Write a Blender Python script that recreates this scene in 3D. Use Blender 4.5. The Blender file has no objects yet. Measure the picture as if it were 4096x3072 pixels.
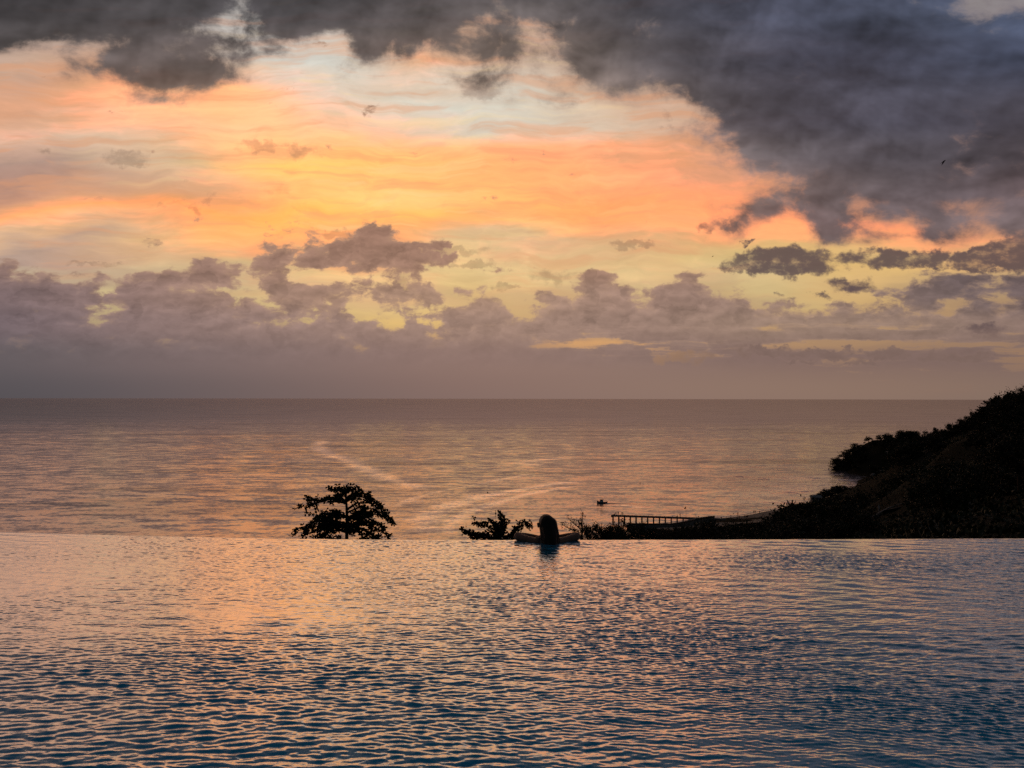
import bpy, math, random
import numpy as np
from mathutils import Vector, Matrix, noise as mnoise

S = bpy.context.scene
COL = S.collection
random.seed(7)
CAMZ = 2.05                      # camera above the pool water (water at z = 0)
SEA_DROP = 88.0
SEAZ = CAMZ - SEA_DROP
FPX = 3215.0                     # focal length in pixels of the 4096 px wide photograph
PITCH = math.atan((1590.5 - 1536.0) / FPX)

# ---------------------------------------------------------------- helpers
def ray(x, y):
    dx, dy = (x - 2048.0) / FPX, (1536.0 - y) / FPX
    c, s = math.cos(PITCH), math.sin(PITCH)
    return Vector((dx, c - dy * s, s + dy * c))

def at_y(x, y, Y):
    d = ray(x, y); t = Y / d.y
    return Vector((d.x * t, Y, CAMZ + d.z * t))

def on_z(x, y, z):
    d = ray(x, y); t = (z - CAMZ) / d.z
    return Vector((d.x * t, d.y * t, z))

def tag(o, label=None, cat=None, group=None, kind=None):
    if label: o['label'] = label
    if cat: o['category'] = cat
    if group: o['group'] = group
    if kind: o['kind'] = kind
    return o

def empty(name, loc, rz=0.0):
    o = bpy.data.objects.new(name, None); COL.objects.link(o)
    o.location = loc; o.rotation_euler = (0, 0, rz)
    o.empty_display_size = 0.3
    return o

class MB:
    """collects shapes into one mesh"""
    def __init__(s): s.v = []; s.f = []
    def add(s, vs, fs):
        b = len(s.v); s.v.extend([tuple(p) for p in vs]); s.f.extend([tuple(i + b for i in f) for f in fs])
    def box(s, c, size, rz=0.0, taper=1.0):
        x, y, z = size[0] / 2, size[1] / 2, size[2] / 2
        co, si = math.cos(rz), math.sin(rz); vs = []
        for k, (sx, sy, sz) in enumerate([(-1,-1,-1),(1,-1,-1),(1,1,-1),(-1,1,-1),(-1,-1,1),(1,-1,1),(1,1,1),(-1,1,1)]):
            t = taper if sz > 0 else 1.0
            px, py = sx * x * t, sy * y * t
            vs.append((c[0] + px * co - py * si, c[1] + px * si + py * co, c[2] + sz * z))
        s.add(vs, [(0,3,2,1),(4,5,6,7),(0,1,5,4),(1,2,6,5),(2,3,7,6),(3,0,4,7)])
    def tube(s, pts, rad, n=7, cap=True):
        pts = [Vector(p) for p in pts]; vs = []; fs = []
        if not hasattr(rad, '__len__'): rad = [rad] * len(pts)
        ref = Vector((0.31, 0.17, 0.93))
        for i, p in enumerate(pts):
            d = (pts[min(i + 1, len(pts) - 1)] - pts[max(i - 1, 0)])
            if d.length < 1e-9: d = Vector((0, 0, 1))
            d.normalize()
            a = d.cross(ref)
            if a.length < 0.05: a = d.cross(Vector((1, 0, 0)))
            a.normalize(); b = d.cross(a)
            for k in range(n):
                th = 2 * math.pi * k / n
                vs.append(p + (a * math.cos(th) + b * math.sin(th)) * rad[i])
        for i in range(len(pts) - 1):
            for k in range(n):
                k2 = (k + 1) % n
                fs.append((i * n + k, i * n + k2, (i + 1) * n + k2, (i + 1) * n + k))
        if cap:
            fs.append(tuple(range(n - 1, -1, -1))); fs.append(tuple((len(pts) - 1) * n + k for k in range(n)))
        s.add(vs, fs)
    def sphere(s, c, r, nu=10, nv=7):
        if not hasattr(r, '__len__'): r = (r, r, r)
        vs = [(c[0], c[1], c[2] - r[2])]; fs = []
        for j in range(1, nv):
            ph = -math.pi / 2 + math.pi * j / nv
            for i in range(nu):
                th = 2 * math.pi * i / nu
                vs.append((c[0] + r[0] * math.cos(ph) * math.cos(th), c[1] + r[1] * math.cos(ph) * math.sin(th), c[2] + r[2] * math.sin(ph)))
        vs.append((c[0], c[1], c[2] + r[2])); t = len(vs) - 1
        for i in range(nu):
            fs.append((0, 1 + (i + 1) % nu, 1 + i))
            fs.append((t, 1 + (nv - 2) * nu + i, 1 + (nv - 2) * nu + (i + 1) % nu))
        for j in range(nv - 2):
            for i in range(nu):
                a = 1 + j * nu + i; b = 1 + j * nu + (i + 1) % nu
                fs.append((a, b, b + nu, a + nu))
        s.add(vs, fs)
    def leaf(s, p, d, up, L, W):
        """an obovate leaf: six outline points, folded a little along the midrib"""
        d = d.normalized(); sd = d.cross(up)
        if sd.length < 1e-4: sd = d.cross(Vector((1, 0.2, 0)))
        sd.normalize(); n = sd.cross(d)
        q = lambda a, b, c: p + d * (a * L) + sd * (b * W) + n * (c * W)
        s.add([q(0, 0, 0), q(.35, .33, .12), q(.75, .5, .12), q(1, 0, 0), q(.75, -.5, .12), q(.35, -.33, .12)],
              [(0, 1, 2, 3), (0, 3, 4, 5)])
    def mesh(s, name, mat, smooth=False):
        me = bpy.data.meshes.new(name); me.from_pydata(s.v, [], s.f); me.update()
        if smooth: me.polygons.foreach_set('use_smooth', [True] * len(me.polygons))
        if mat: me.materials.append(mat)
        return me
    def build(s, name, mat, parent=None, smooth=False):
        o = bpy.data.objects.new(name, s.mesh(name, mat, smooth)); COL.objects.link(o)
        if parent: o.parent = parent
        return o

def copy_tree(o, parent=None):
    c = o.copy(); COL.objects.link(c)
    if parent: c.parent = parent
    for ch in [k for k in o.children]: copy_tree(ch, c)
    return c

def blob_mesh(name, capsules, voxel, mat, smooth_it=4):
    """one continuous skin over a list of tapering capsules (a, b, ra, rb)"""
    m = MB()
    for a, b, ra, rb in capsules:
        a, b = Vector(a), Vector(b); L = (b - a).length
        k = max(1, int(L / (min(ra, rb) * 0.45)))
        for i in range(k + 1):
            t = i / k; m.sphere(a.lerp(b, t), ra + (rb - ra) * t, 10, 7)
    me = m.mesh(name, None)
    o = bpy.data.objects.new(name, me); COL.objects.link(o)
    r = o.modifiers.new('r', 'REMESH'); r.mode = 'VOXEL'; r.voxel_size = voxel; r.use_smooth_shade = True
    if smooth_it:
        sm = o.modifiers.new('s', 'SMOOTH'); sm.iterations = smooth_it; sm.factor = 0.5
    dg = bpy.context.evaluated_depsgraph_get(); dg.update()
    res = bpy.data.meshes.new_from_object(o.evaluated_get(dg))
    bpy.data.objects.remove(o); bpy.data.meshes.remove(me)
    res.name = name; res.materials.clear()
    if mat: res.materials.append(mat)
    res.polygons.foreach_set('use_smooth', [True] * len(res.polygons))
    return res

def lin(c):
    return tuple(((v / 255.0) / 12.92 if v / 255.0 <= 0.04045 else ((v / 255.0 + 0.055) / 1.055) ** 2.4) for v in c)

class NT:
    """short-hand for node trees"""
    def __init__(s, tree): s.t = tree; s.n = tree.nodes; s.l = tree.links
    def put(s, sock, v):
        if isinstance(v, bpy.types.NodeSocket): s.l.new(v, sock)
        elif v is not None:
            if hasattr(sock.default_value, '__len__') and len(sock.default_value) == 4 and len(v) == 3: v = (*v, 1.0)
            sock.default_value = v
    def m(s, op, a, b=None, c=None, clamp=False):
        n = s.n.new('ShaderNodeMath'); n.operation = op; n.use_clamp = clamp
        for i, v in enumerate((a, b, c)):
            if v is not None: s.put(n.inputs[i], v)
        return n.outputs[0]
    def v(s, op, a, b=None, c=None, out=0):
        n = s.n.new('ShaderNodeVectorMath'); n.operation = op
        for i, w in enumerate((a, b, c)):
            if w is not None: s.put(n.inputs[i], w)
        return n.outputs[out]
    def scale(s, a, k):
        n = s.n.new('ShaderNodeVectorMath'); n.operation = 'SCALE'; s.put(n.inputs[0], a); s.put(n.inputs['Scale'], k); return n.outputs[0]
    def mr(s, v, a, b, c=0.0, d=1.0, smooth=True):
        n = s.n.new('ShaderNodeMapRange'); n.interpolation_type = 'SMOOTHSTEP' if smooth else 'LINEAR'
        for i, w in enumerate((v, a, b, c, d)): s.put(n.inputs[i], w)
        return n.outputs[0]
    def mix(s, f, a, b, mode='MIX'):
        n = s.n.new('ShaderNodeMix'); n.data_type = 'RGBA'; n.blend_type = mode; n.clamp_factor = True
        s.put(n.inputs[0], f); s.put(n.inputs[6], a); s.put(n.inputs[7], b); return n.outputs[2]
    def xyz(s, x, y, z=0.0):
        n = s.n.new('ShaderNodeCombineXYZ'); s.put(n.inputs[0], x); s.put(n.inputs[1], y); s.put(n.inputs[2], z); return n.outputs[0]
    def sep(s, v):
        n = s.n.new('ShaderNodeSeparateXYZ'); s.put(n.inputs[0], v); return n.outputs
    def noise(s, vec, scale, detail=4.0, rough=0.5, dist=0.0, dim='2D', w=None):
        n = s.n.new('ShaderNodeTexNoise'); n.noise_dimensions = dim
        s.put(n.inputs['Vector'], vec); n.inputs['Scale'].default_value = scale; n.inputs['Detail'].default_value = detail
        n.inputs['Roughness'].default_value = rough; n.inputs['Distortion'].default_value = dist
        return n.outputs
    def ramp(s, f, stops, interp='B_SPLINE'):
        n = s.n.new('ShaderNodeValToRGB'); cr = n.color_ramp; cr.interpolation = interp
        while len(cr.elements) > 1: cr.elements.remove(cr.elements[-1])
        cr.elements[0].position = stops[0][0]; cr.elements[0].color = (*stops[0][1], 1)
        for p, c in stops[1:]:
            e = cr.elements.new(p); e.color = (*c, 1)
        s.put(n.inputs[0], f); return n.outputs[0]
    def curve(s, f, pts):
        n = s.n.new('ShaderNodeFloatCurve'); c = n.mapping.curves[0]
        c.points[0].location = pts[0]; c.points[-1].location = pts[-1]
        for p in pts[1:-1]: c.points.new(*p)
        n.mapping.update(); s.put(n.inputs['Value'], f); return n.outputs[0]

class Group:
    """a node group: with Group(t, 'name', ['A','B']) as (g, ins) ... g.ret(socket, 'RGBA')"""
    def __init__(s, parent, name, ins):
        s.p = parent; s.tree = bpy.data.node_groups.new(name, 'ShaderNodeTree')
        for k, ty in ins: s.tree.interface.new_socket(k, in_out='INPUT', socket_type=ty)
        s.g = NT(s.tree); s.inn = s.g.n.new('NodeGroupInput')
    def ret(s, sock, ty, args):
        s.tree.interface.new_socket('out', in_out='OUTPUT', socket_type=ty)
        o = s.g.n.new('NodeGroupOutput'); s.g.l.new(sock, o.inputs[0])
        gn = s.p.n.new('ShaderNodeGroup'); gn.node_tree = s.tree
        for i, a in enumerate(args): s.p.put(gn.inputs[i], a)
        return gn.outputs[0]

def material(name):
    m = bpy.data.materials.new(name); m.use_nodes = True
    t = NT(m.node_tree); b = m.node_tree.nodes['Principled BSDF']
    return m, t, b

def simple(name, c1, c2, scale=4.0, rough=0.7, spec=0.3, bump=0.0):
    m, t, b = material(name)
    tc = t.n.new('ShaderNodeTexCoord').outputs['Object']
    nz = t.noise(tc, scale, 5, 0.6, dim='3D')
    t.put(b.inputs['Base Color'], t.mix(t.mr(nz[0], .35, .65), c1, c2))
    b.inputs['Roughness'].default_value = rough; b.inputs['Specular IOR Level'].default_value = spec
    if bump:
        bn = t.n.new('ShaderNodeBump'); bn.inputs['Strength'].default_value = bump; bn.inputs['Distance'].default_value = 0.05
        t.put(bn.inputs['Height'], nz[0]); t.put(b.inputs['Normal'], bn.outputs[0])
    return m

# ---------------------------------------------------------------- camera
cam = bpy.data.cameras.new('camera'); co = bpy.data.objects.new('camera', cam); COL.objects.link(co)
cam.sensor_fit = 'HORIZONTAL'; cam.sensor_width = 36.0; cam.lens = 36.0 * FPX / 4096.0
cam.clip_start = 0.1; cam.clip_end = 300000.0
co.location = (0, 0, CAMZ)
co.rotation_euler = (Matrix.Rotation(math.pi / 2 + PITCH, 3, 'X') @ Matrix.Rotation(math.radians(0.09), 3, 'Z')).to_euler()
S.camera = co
S.view_settings.view_transform = 'Standard'; S.view_settings.look = 'None'
S.view_settings.exposure = 0.0; S.view_settings.gamma = 1.0
S.render.engine = 'CYCLES'
S.cycles.max_bounces = 5; S.cycles.diffuse_bounces = 2; S.cycles.glossy_bounces = 3
S.cycles.caustics_reflective = False; S.cycles.caustics_refractive = False
S.cycles.use_denoising = False
S.cycles.sample_clamp_indirect = 4.0

# ---------------------------------------------------------------- sky (world, by direction)
SUN_AZ, SUN_EL = math.radians(-5.0), math.radians(3.0)
W = bpy.data.worlds.new('World'); S.world = W; W.use_nodes = True
t = NT(W.node_tree); t.n.clear()
out = t.n.new('ShaderNodeOutputWorld'); bg = t.n.new('ShaderNodeBackground'); bg.inputs['Strength'].default_value = 0.1
t.l.new(bg.outputs[0], out.inputs[0])
try:
    W.cycles.sampling_method = 'MANUAL'; W.cycles.sample_map_resolution = 512
except Exception: pass

D = t.n.new('ShaderNodeTexCoord').outputs['Generated']
dx, dy, dz = t.sep(D)[0:3]
az = t.m('ARCTAN2', dx, dy)
azc = t.m('MINIMUM', t.m('MAXIMUM', az, -1.0), 1.0)
hor = t.m('SQRT', t.m('ADD', t.m('MULTIPLY', dx, dx), t.m('MULTIPLY', dy, dy)))
tel = t.m('DIVIDE', dz, t.m('MAXIMUM', hor, 0.02))
vv = t.m('MINIMUM', t.m('DIVIDE', tel, t.m('COSINE', azc)), 4.0)
PX = t.m('MULTIPLY_ADD', t.m('TANGENT', azc), 17.36, 11.06)          # units: hundredths of a 2212 px wide view
PXN = t.m('MULTIPLY_ADD', az, 17.36, 11.06)
PY = t.m('MULTIPLY_ADD', vv, -17.36, 8.60)
PN = t.xyz(PXN, PY)
P0 = t.xyz(PX, PY)

def grid(px, py, rows, interp='B_SPLINE', smooth=True):
    """rows: [(y, [(x, colour), ...])] from the horizon upwards -> colour blended over direction"""
    G = Group(t, 'sky_grid', [('x', 'NodeSocketFloat'), ('y', 'NodeSocketFloat')]); g = G.g
    gpx, gpy = G.inn.outputs[0], G.inn.outputs[1]
    fx = g.m('MULTIPLY', gpx, 1 / 22.12, clamp=True)
    rows = sorted(rows, key=lambda r: -r[0]); c = None; py_prev = None
    for y, stops in rows:
        r = g.ramp(fx, [(x / 2212.0, col) for x, col in stops], interp)
        c = r if c is None else g.mix(g.mr(gpy, py_prev / 100.0, y / 100.0, smooth=smooth), c, r)
        py_prev = y
    return G.ret(c, 'NodeSocketColor', (px, py))

# soft domain warps
w1 = t.noise(PN, 0.55, 3, 0.5)[1]
w2 = t.noise(t.v('MULTIPLY', PN, (0.35, 1.6, 1)), 0.9, 4, 0.55)[1]
warpA = t.v('MULTIPLY', t.v('SUBTRACT', w1, (.5, .5, .5)), (1.3, 1.0, 0))
w3 = t.noise(t.v('MULTIPLY', PN, (0.7, 1.3, 1)), 0.32, 2, 0.5)[1]
warpS = t.v('ADD', t.v('MULTIPLY', t.v('SUBTRACT', w2, (.5, .5, .5)), (2.4, 0.75, 0)), t.v('MULTIPLY', t.v('SUBTRACT', w3, (.5, .5, .5)), (2.0, 1.5, 0)))
warpS = t.scale(warpS, t.mr(PY, 8.2, 6.0))

# --- high sheet of glowing cloud and clear sky behind everything
sheet_rows = {
 -400: [(0,(70,76,92)),(2212,(62,72,96))],
 -100: [(0,(120,125,132)),(700,(165,175,178)),(1100,(150,150,150)),(2212,(112,116,128))],
 50:  [(0,(165,150,145)),(400,(190,190,188)),(660,(200,208,206)),(950,(215,172,140)),(1200,(190,160,145)),(1700,(150,145,148)),(2050,(118,120,128)),(2212,(110,112,122))],
 130: [(0,(198,165,145)),(160,(205,165,142)),(350,(215,170,140)),(500,(222,205,190)),(660,(206,214,208)),(780,(215,205,190)),(920,(246,182,132)),(1050,(205,170,145)),(1250,(180,150,135)),(1500,(150,130,125)),(2212,(140,125,125))],
 190: [(0,(196,155,135)),(150,(232,165,120)),(350,(246,175,116)),(520,(255,192,128)),(680,(226,204,182)),(820,(222,205,184)),(950,(212,212,200)),(1150,(212,210,196)),(1260,(224,194,164)),(1400,(196,158,136)),(2212,(160,130,122))],
 250: [(0,(215,158,126)),(150,(246,174,126)),(300,(252,190,142)),(450,(255,202,150)),(650,(255,200,140)),(820,(240,198,160)),(980,(228,204,178)),(1150,(216,212,198)),(1300,(216,194,170)),(1480,(206,160,134)),(1700,(170,125,112)),(2212,(150,115,108))],
 300: [(0,(222,176,150)),(130,(216,186,160)),(300,(232,190,156)),(450,(255,196,130)),(650,(255,198,118)),(850,(255,194,124)),(1050,(253,186,128)),(1250,(248,176,122)),(1450,(226,160,122)),(1700,(186,132,112)),(2000,(142,110,102)),(2212,(134,106,100))],
 345: [(0,(160,130,122)),(110,(188,160,142)),(250,(212,182,152)),(400,(222,190,152)),(540,(255,200,104)),(680,(255,206,104)),(850,(255,198,112)),(1050,(252,180,112)),(1300,(250,170,112)),(1550,(228,158,120)),(1800,(186,130,108)),(2000,(148,110,100)),(2212,(138,105,98))],
 395: [(0,(170,128,116)),(140,(172,134,118)),(300,(202,164,136)),(450,(222,172,134)),(580,(250,182,112)),(720,(255,202,118)),(900,(255,188,108)),(1080,(254,182,110)),(1300,(252,166,104)),(1500,(240,160,114)),(1700,(220,150,116)),(1900,(176,124,104)),(2212,(146,108,98))],
 440: [(0,(196,142,118)),(130,(232,160,112)),(280,(214,160,122)),(420,(226,164,118)),(560,(252,174,104)),(700,(255,198,104)),(880,(255,208,130)),(1080,(255,188,104)),(1300,(255,170,96)),(1500,(252,164,104)),(1800,(222,142,102)),(2000,(186,126,102)),(2212,(160,114,99))],
 475: [(0,(252,176,112)),(200,(255,170,98)),(400,(255,170,92)),(600,(255,182,82)),(780,(255,200,100)),(930,(255,192,92)),(1030,(232,168,108)),(1200,(255,172,98)),(1400,(252,164,102)),(1600,(250,164,106)),(1850,(236,148,100)),(2212,(178,126,102))],
 500: [(0,(226,186,146)),(200,(248,182,120)),(400,(255,178,102)),(600,(255,182,98)),(800,(252,184,110)),(1000,(250,182,104)),(1130,(254,196,120)),(1280,(240,178,118)),(1450,(248,168,106)),(1700,(252,168,108)),(1900,(242,158,98)),(2212,(210,140,104))],
 525: [(0,(172,148,136)),(120,(180,148,132)),(260,(218,176,134)),(420,(250,182,112)),(620,(255,182,104)),(850,(250,186,114)),(1000,(232,192,146)),(1120,(222,182,136)),(1250,(212,168,124)),(1400,(238,170,114)),(1650,(248,172,112)),(1850,(240,172,108)),(2212,(226,150,106))],
 550: [(0,(178,154,142)),(130,(188,154,132)),(280,(216,172,128)),(450,(214,176,130)),(620,(252,178,104)),(800,(236,190,130)),(1000,(226,194,144)),(1150,(226,190,136)),(1350,(206,166,122)),(1550,(226,176,116)),(1750,(232,182,114)),(1950,(214,186,122)),(2212,(226,156,106))],
 572: [(0,(206,190,156)),(150,(202,178,144)),(300,(216,186,140)),(500,(226,196,138)),(750,(236,200,136)),(1000,(232,204,144)),(1200,(214,176,128)),(1400,(220,184,126)),(1600,(214,188,124)),(1800,(224,184,112)),(2000,(216,178,110)),(2212,(224,160,108))],
 605: [(0,(178,154,134)),(180,(196,172,136)),(400,(220,194,146)),(620,(232,200,144)),(900,(234,198,136)),(1100,(226,198,140)),(1300,(228,198,142)),(1500,(218,186,132)),(1700,(210,188,134)),(1830,(222,178,116)),(2000,(206,174,118)),(2212,(196,158,112))],
 645: [(0,(208,192,138)),(300,(214,194,138)),(620,(230,202,138)),(900,(226,192,130)),(1200,(218,182,126)),(1500,(208,178,126)),(1750,(204,182,128)),(1900,(214,174,114)),(2212,(186,154,110))],
 690: [(0,(190,170,126)),(600,(222,196,128)),(900,(226,186,118)),(1200,(214,174,114)),(1500,(204,162,112)),(1800,(198,160,110)),(2212,(178,140,102))],
 735: [(0,(140,120,108)),(600,(176,148,112)),(1000,(208,160,112)),(1300,(214,160,108)),(1600,(186,146,106)),(1900,(174,138,102)),(2212,(158,124,98))],
 775: [(0,(104,94,96)),(600,(134,112,106)),(1000,(158,126,108)),(1350,(184,142,106)),(1600,(164,130,106)),(1900,(154,122,98)),(2212,(146,116,96))],
 815: [(0,(92,87,90)),(400,(108,96,96)),(800,(132,109,102)),(1200,(146,118,106)),(1600,(146,119,103)),(1900,(144,116,100)),(2212,(138,112,98))],
 862: [(0,(84,80,84)),(300,(98,88,90)),(700,(120,101,97)),(1100,(136,111,103)),(1500,(142,116,104)),(1900,(138,113,100)),(2212,(130,108,97))],
 1000:[(0,(84,80,84)),(1100,(130,108,100)),(2212,(128,106,96))],
}
Pw = t.v('ADD', P0, warpS)
sx, sy = t.sep(Pw)[0:2]
sheet = grid(sx, sy, [(y, [(x, lin(c)) for x, c in st]) for y, st in sheet_rows.items()], smooth=False)
st1 = t.noise(t.v('ADD', t.v('MULTIPLY', PN, (0.30, 1.55, 1)), t.v('MULTIPLY', warpA, (0.5, 0.9, 0))), 1.25, 7, 0.58)[0]
st2 = t.noise(t.v('ADD', t.v('MULTIPLY', PN, (0.22, 2.2, 1)), t.v('MULTIPLY', warpA, (0.4, 1.2, 0))), 1.7, 6, 0.55)[0]
hi = t.mr(PY, 7.4, 5.2)
st3 = t.noise(t.v('ADD', t.v('MULTIPLY', PN, (0.42, 1.5, 1)), t.v('MULTIPLY', warpA, (0.6, 1.0, 0))), 3.6, 6, 0.6)[0]
lum = t.m('ADD', t.m('ADD', t.m('MULTIPLY', t.m('SUBTRACT', st1, .5), .50), t.m('MULTIPLY', t.m('SUBTRACT', st3, .5), .26)), 1.0)
lum = t.m('ADD', t.m('MULTIPLY', t.m('SUBTRACT', lum, 1.0), hi), 1.0)
sheet = t.scale(sheet, lum)
_r, _g, _b = t.sep(sheet)[0:3]                                        # the glow is brighter than the picture can show
sheet = t.xyz(t.m('MULTIPLY', _r, t.mr(_r, .7, 1.0, 1.0, 1.4)), t.m('MULTIPLY', _g, t.mr(_r, .8, 1.05, 1.0, 1.05)), _b)
veil = t.m('MULTIPLY', t.m('MULTIPLY', t.mr(st2, .50, .70), .42), t.m('MULTIPLY', hi, t.mr(PX, 19.5, 15.0)))
sheet = t.mix(veil, sheet, lin((222, 150, 104)))
glow = t.m('MULTIPLY', t.m('MULTIPLY', t.mr(st2, .47, .28), .30), t.m('MULTIPLY', hi, t.mr(t.m('ABSOLUTE', t.m('SUBTRACT', PX, 8.2)), 9.0, 1.0)))
sheet = t.mix(glow, sheet, lin((255, 222, 150)))
sheet = t.mix(t.m('MULTIPLY', hi, .10), sheet, lin((255, 214, 176)))

# --- density of the cloud decks, read off as digits 0-9: red = high dark deck, green = low bank
A_rows = {-320: '55555555555555555555555555555555',
 -150: '77777767777777777777777777777643', -60: '99999998999999999899999999999742', 0: '99999987899999988889999999887631', 50: '99999976789999765778899999999878', 100: '75448884622873776688999999999999', 150: '00235874101321245578899999999999', 200: '00004621000000312334578899999999', 250: '00000000000000000000047999999989', 300: '00000000000000000000037999999777', 350: '00000000000000000000002589998444', 400: '00000000000000000000000368899887', 450: '00000000000000000000002768788667', 500: '00000000000000000000004217446656', 540: '00000000000000000000000002001012', 575: '00000000000000000000000000000000'}
B_rows = {
 450:"0"*32, 480:"00000000000300000000000000000000", 510:"00000000332861000000000000000000", 540:"00000000665996320000000000000000",
 570:"42020145777786220"+"0"*15, 600:"75477666532242001262141"+"0000"+"34566", 630:"87647876567677622576585110267878",
 660:"98858987665444564688898543456667", 690:"99999998666555665799999876677788", 720:"99999999988776777888888777778888",
 745:"99999999999888887445765544444555", 765:"99999999999999998766776656466753", 785:"99999999999999999888877555445542",
 810:"99999999999999999887766444433332", 840:"99999999999999888777666555444333" }
def dens(rows, px, py):
    xs = [i * 2212 / 31 for i in range(32)]
    return grid(px, py, [(y, [(x, (int(d) / 9.0,) * 3) for x, d in zip(xs, s)]) for y, s in rows.items()], 'LINEAR')

# small loose clouds (centre, radii in px, weight)
blobs = [(1690,566,102,29,1.55),(1625,577,66,13,1.2),(1862,560,66,18,.85),(1925,560,62,22,1.25),(2005,557,52,20,1.25),(2118,560,62,22,1.5),(2192,545,56,38,1.6),
 (1836,614,52,16,.85),(270,344,54,18,1.2),(560,314,50,15,1.05),(655,326,36,13,.95),(385,441,46,9,.75),(418,452,17,10,.9),(450,430,13,15,.8),(635,447,30,10,.7),
 (717,503,34,12,1.15),(1038,192,48,20,1.1),(1370,527,52,9,1.1),(1341,531,16,9,1.0),(1617,523,17,5,.9),(1090,620,40,7,1.0),(1195,600,46,13,.85),(1032,570,44,8,1.1),
 (1000,545,66,9,1.0),(872,608,14,14,.8),(85,328,20,7,.7),(1700,640,22,7,.7),(1780,638,20,6,.7),(600,405,34,16,.55),(1440,252,14,24,.6),(1560,489,44,13,.9),(200,572,60,6,1.0),(1645,758,54,10,1.15),(1735,766,30,9,1.05),(1727,779,40,6,.95),(1806,765,52,11,1.2),(1925,766,56,13,1.15),(2030,768,60,14,1.1),(2095,774,62,10,1.05),(1850,783,60,6,.9),(1480,772,70,13,.9),(2130,712,50,14,.9)]
cden = None
wC = t.v('MULTIPLY', t.v('SUBTRACT', t.noise(PN, 2.6, 4, 0.6)[1], (.5, .5, .5)), (0.75, 0.5, 0))
PC = t.v('ADD', P0, wC)
GB = Group(t, 'loose_clouds', [('p', 'NodeSocketVector')])
for (bx, by, rx, ry, wt) in blobs:
    q = GB.g.v('MULTIPLY_ADD', GB.inn.outputs[0], (100.0 / rx, 100.0 / ry, 0), (-bx / rx, -by / ry, 0))
    k = GB.g.m('MULTIPLY_ADD', GB.g.v('DOT_PRODUCT', q, q, out=1), -0.55 * wt, wt * 1.12, clamp=True)
    cden = k if cden is None else GB.g.m('MAXIMUM', cden, k)
cden = GB.ret(cden, 'NodeSocketFloat', (PC,))

# fractal detail: high deck (soft, ragged) and low cumulus (crisp, billowing)
PA = t.v('ADD', t.v('MULTIPLY', PN, (0.85, 1.05, 1)), t.v('MULTIPLY', warpA, (.4, .4, 0)))
nA = t.noise(PA, 0.95, 8, 0.595)[0]
nAs = t.noise(PA, 1.3, 3, 0.48)[0]
nA2 = t.noise(t.v('ADD', PA, (0.07, 0.20, 0)), 1.3, 3, 0.48)[0]
PB = t.v('ADD', t.v('MULTIPLY', PN, (0.8, 1.3, 1)), t.v('MULTIPLY', wC, (.3, .3, 0)))
nB = t.noise(PB, 1.5, 8, 0.575)[0]
nS = t.noise(t.v('ADD', t.v('MULTIPLY', PN, (0.42, 3.4, 1)), t.v('MULTIPLY', wC, (.5, .5, 0))), 1.4, 7, 0.58)[0]
strat = t.m('MULTIPLY', t.mr(PY, 6.75, 7.15), t.mr(PX, 9.0, 14.5))
nB = t.m('ADD', t.m('MULTIPLY', nB, t.m('SUBTRACT', 1.0, strat)), t.m('MULTIPLY', nS, strat))
nC = t.noise(t.v('MULTIPLY', PN, (1.0, 1.45, 1)), 2.7, 7, 0.62)[0]
nBs = t.noise(PB, 2.1, 4, 0.5)[0]
nB2 = t.noise(t.v('ADD', PB, (0.03, 0.13, 0)), 2.1, 4, 0.5)[0]

gx, gy = t.sep(t.v('ADD', P0, t.v('MULTIPLY', warpA, (.42, .42, 0))))[0:2]
gA = dens(A_rows, gx, gy)
dA = t.m('MULTIPLY_ADD', gA, 1.12, t.m('MULTIPLY', t.m('SUBTRACT', nA, .5), t.mr(gA, .75, 1.0, 2.0, 1.1)))
bx_, by_ = t.sep(t.v('ADD', P0, t.v('MULTIPLY', warpA, (.25, .12, 0))))[0:2]
gB = dens(B_rows, bx_, by_)
dB = t.m('ADD', t.m('ADD', gB, t.mr(PY, 7.5, 8.2, .05, .45)), t.m('MULTIPLY', t.m('SUBTRACT', nB, .5), 2.0))
dB0 = t.m('ADD', gB, t.m('MULTIPLY', t.m('SUBTRACT', st1, .5), 1.8))
dC = t.m('ADD', cden, t.m('MULTIPLY', t.m('SUBTRACT', nC, .5), 1.55))

aA = t.m('MULTIPLY', t.mr(dA, .15, .90), t.mr(gA, .0, .22))
aB = t.mr(dB, .41, .66)
aB0 = t.m('MULTIPLY', t.mr(dB0, .10, .70), .68)
aC = t.m('MULTIPLY', t.mr(dC, .30, 1.08), t.mr(cden, .02, .22))

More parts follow.
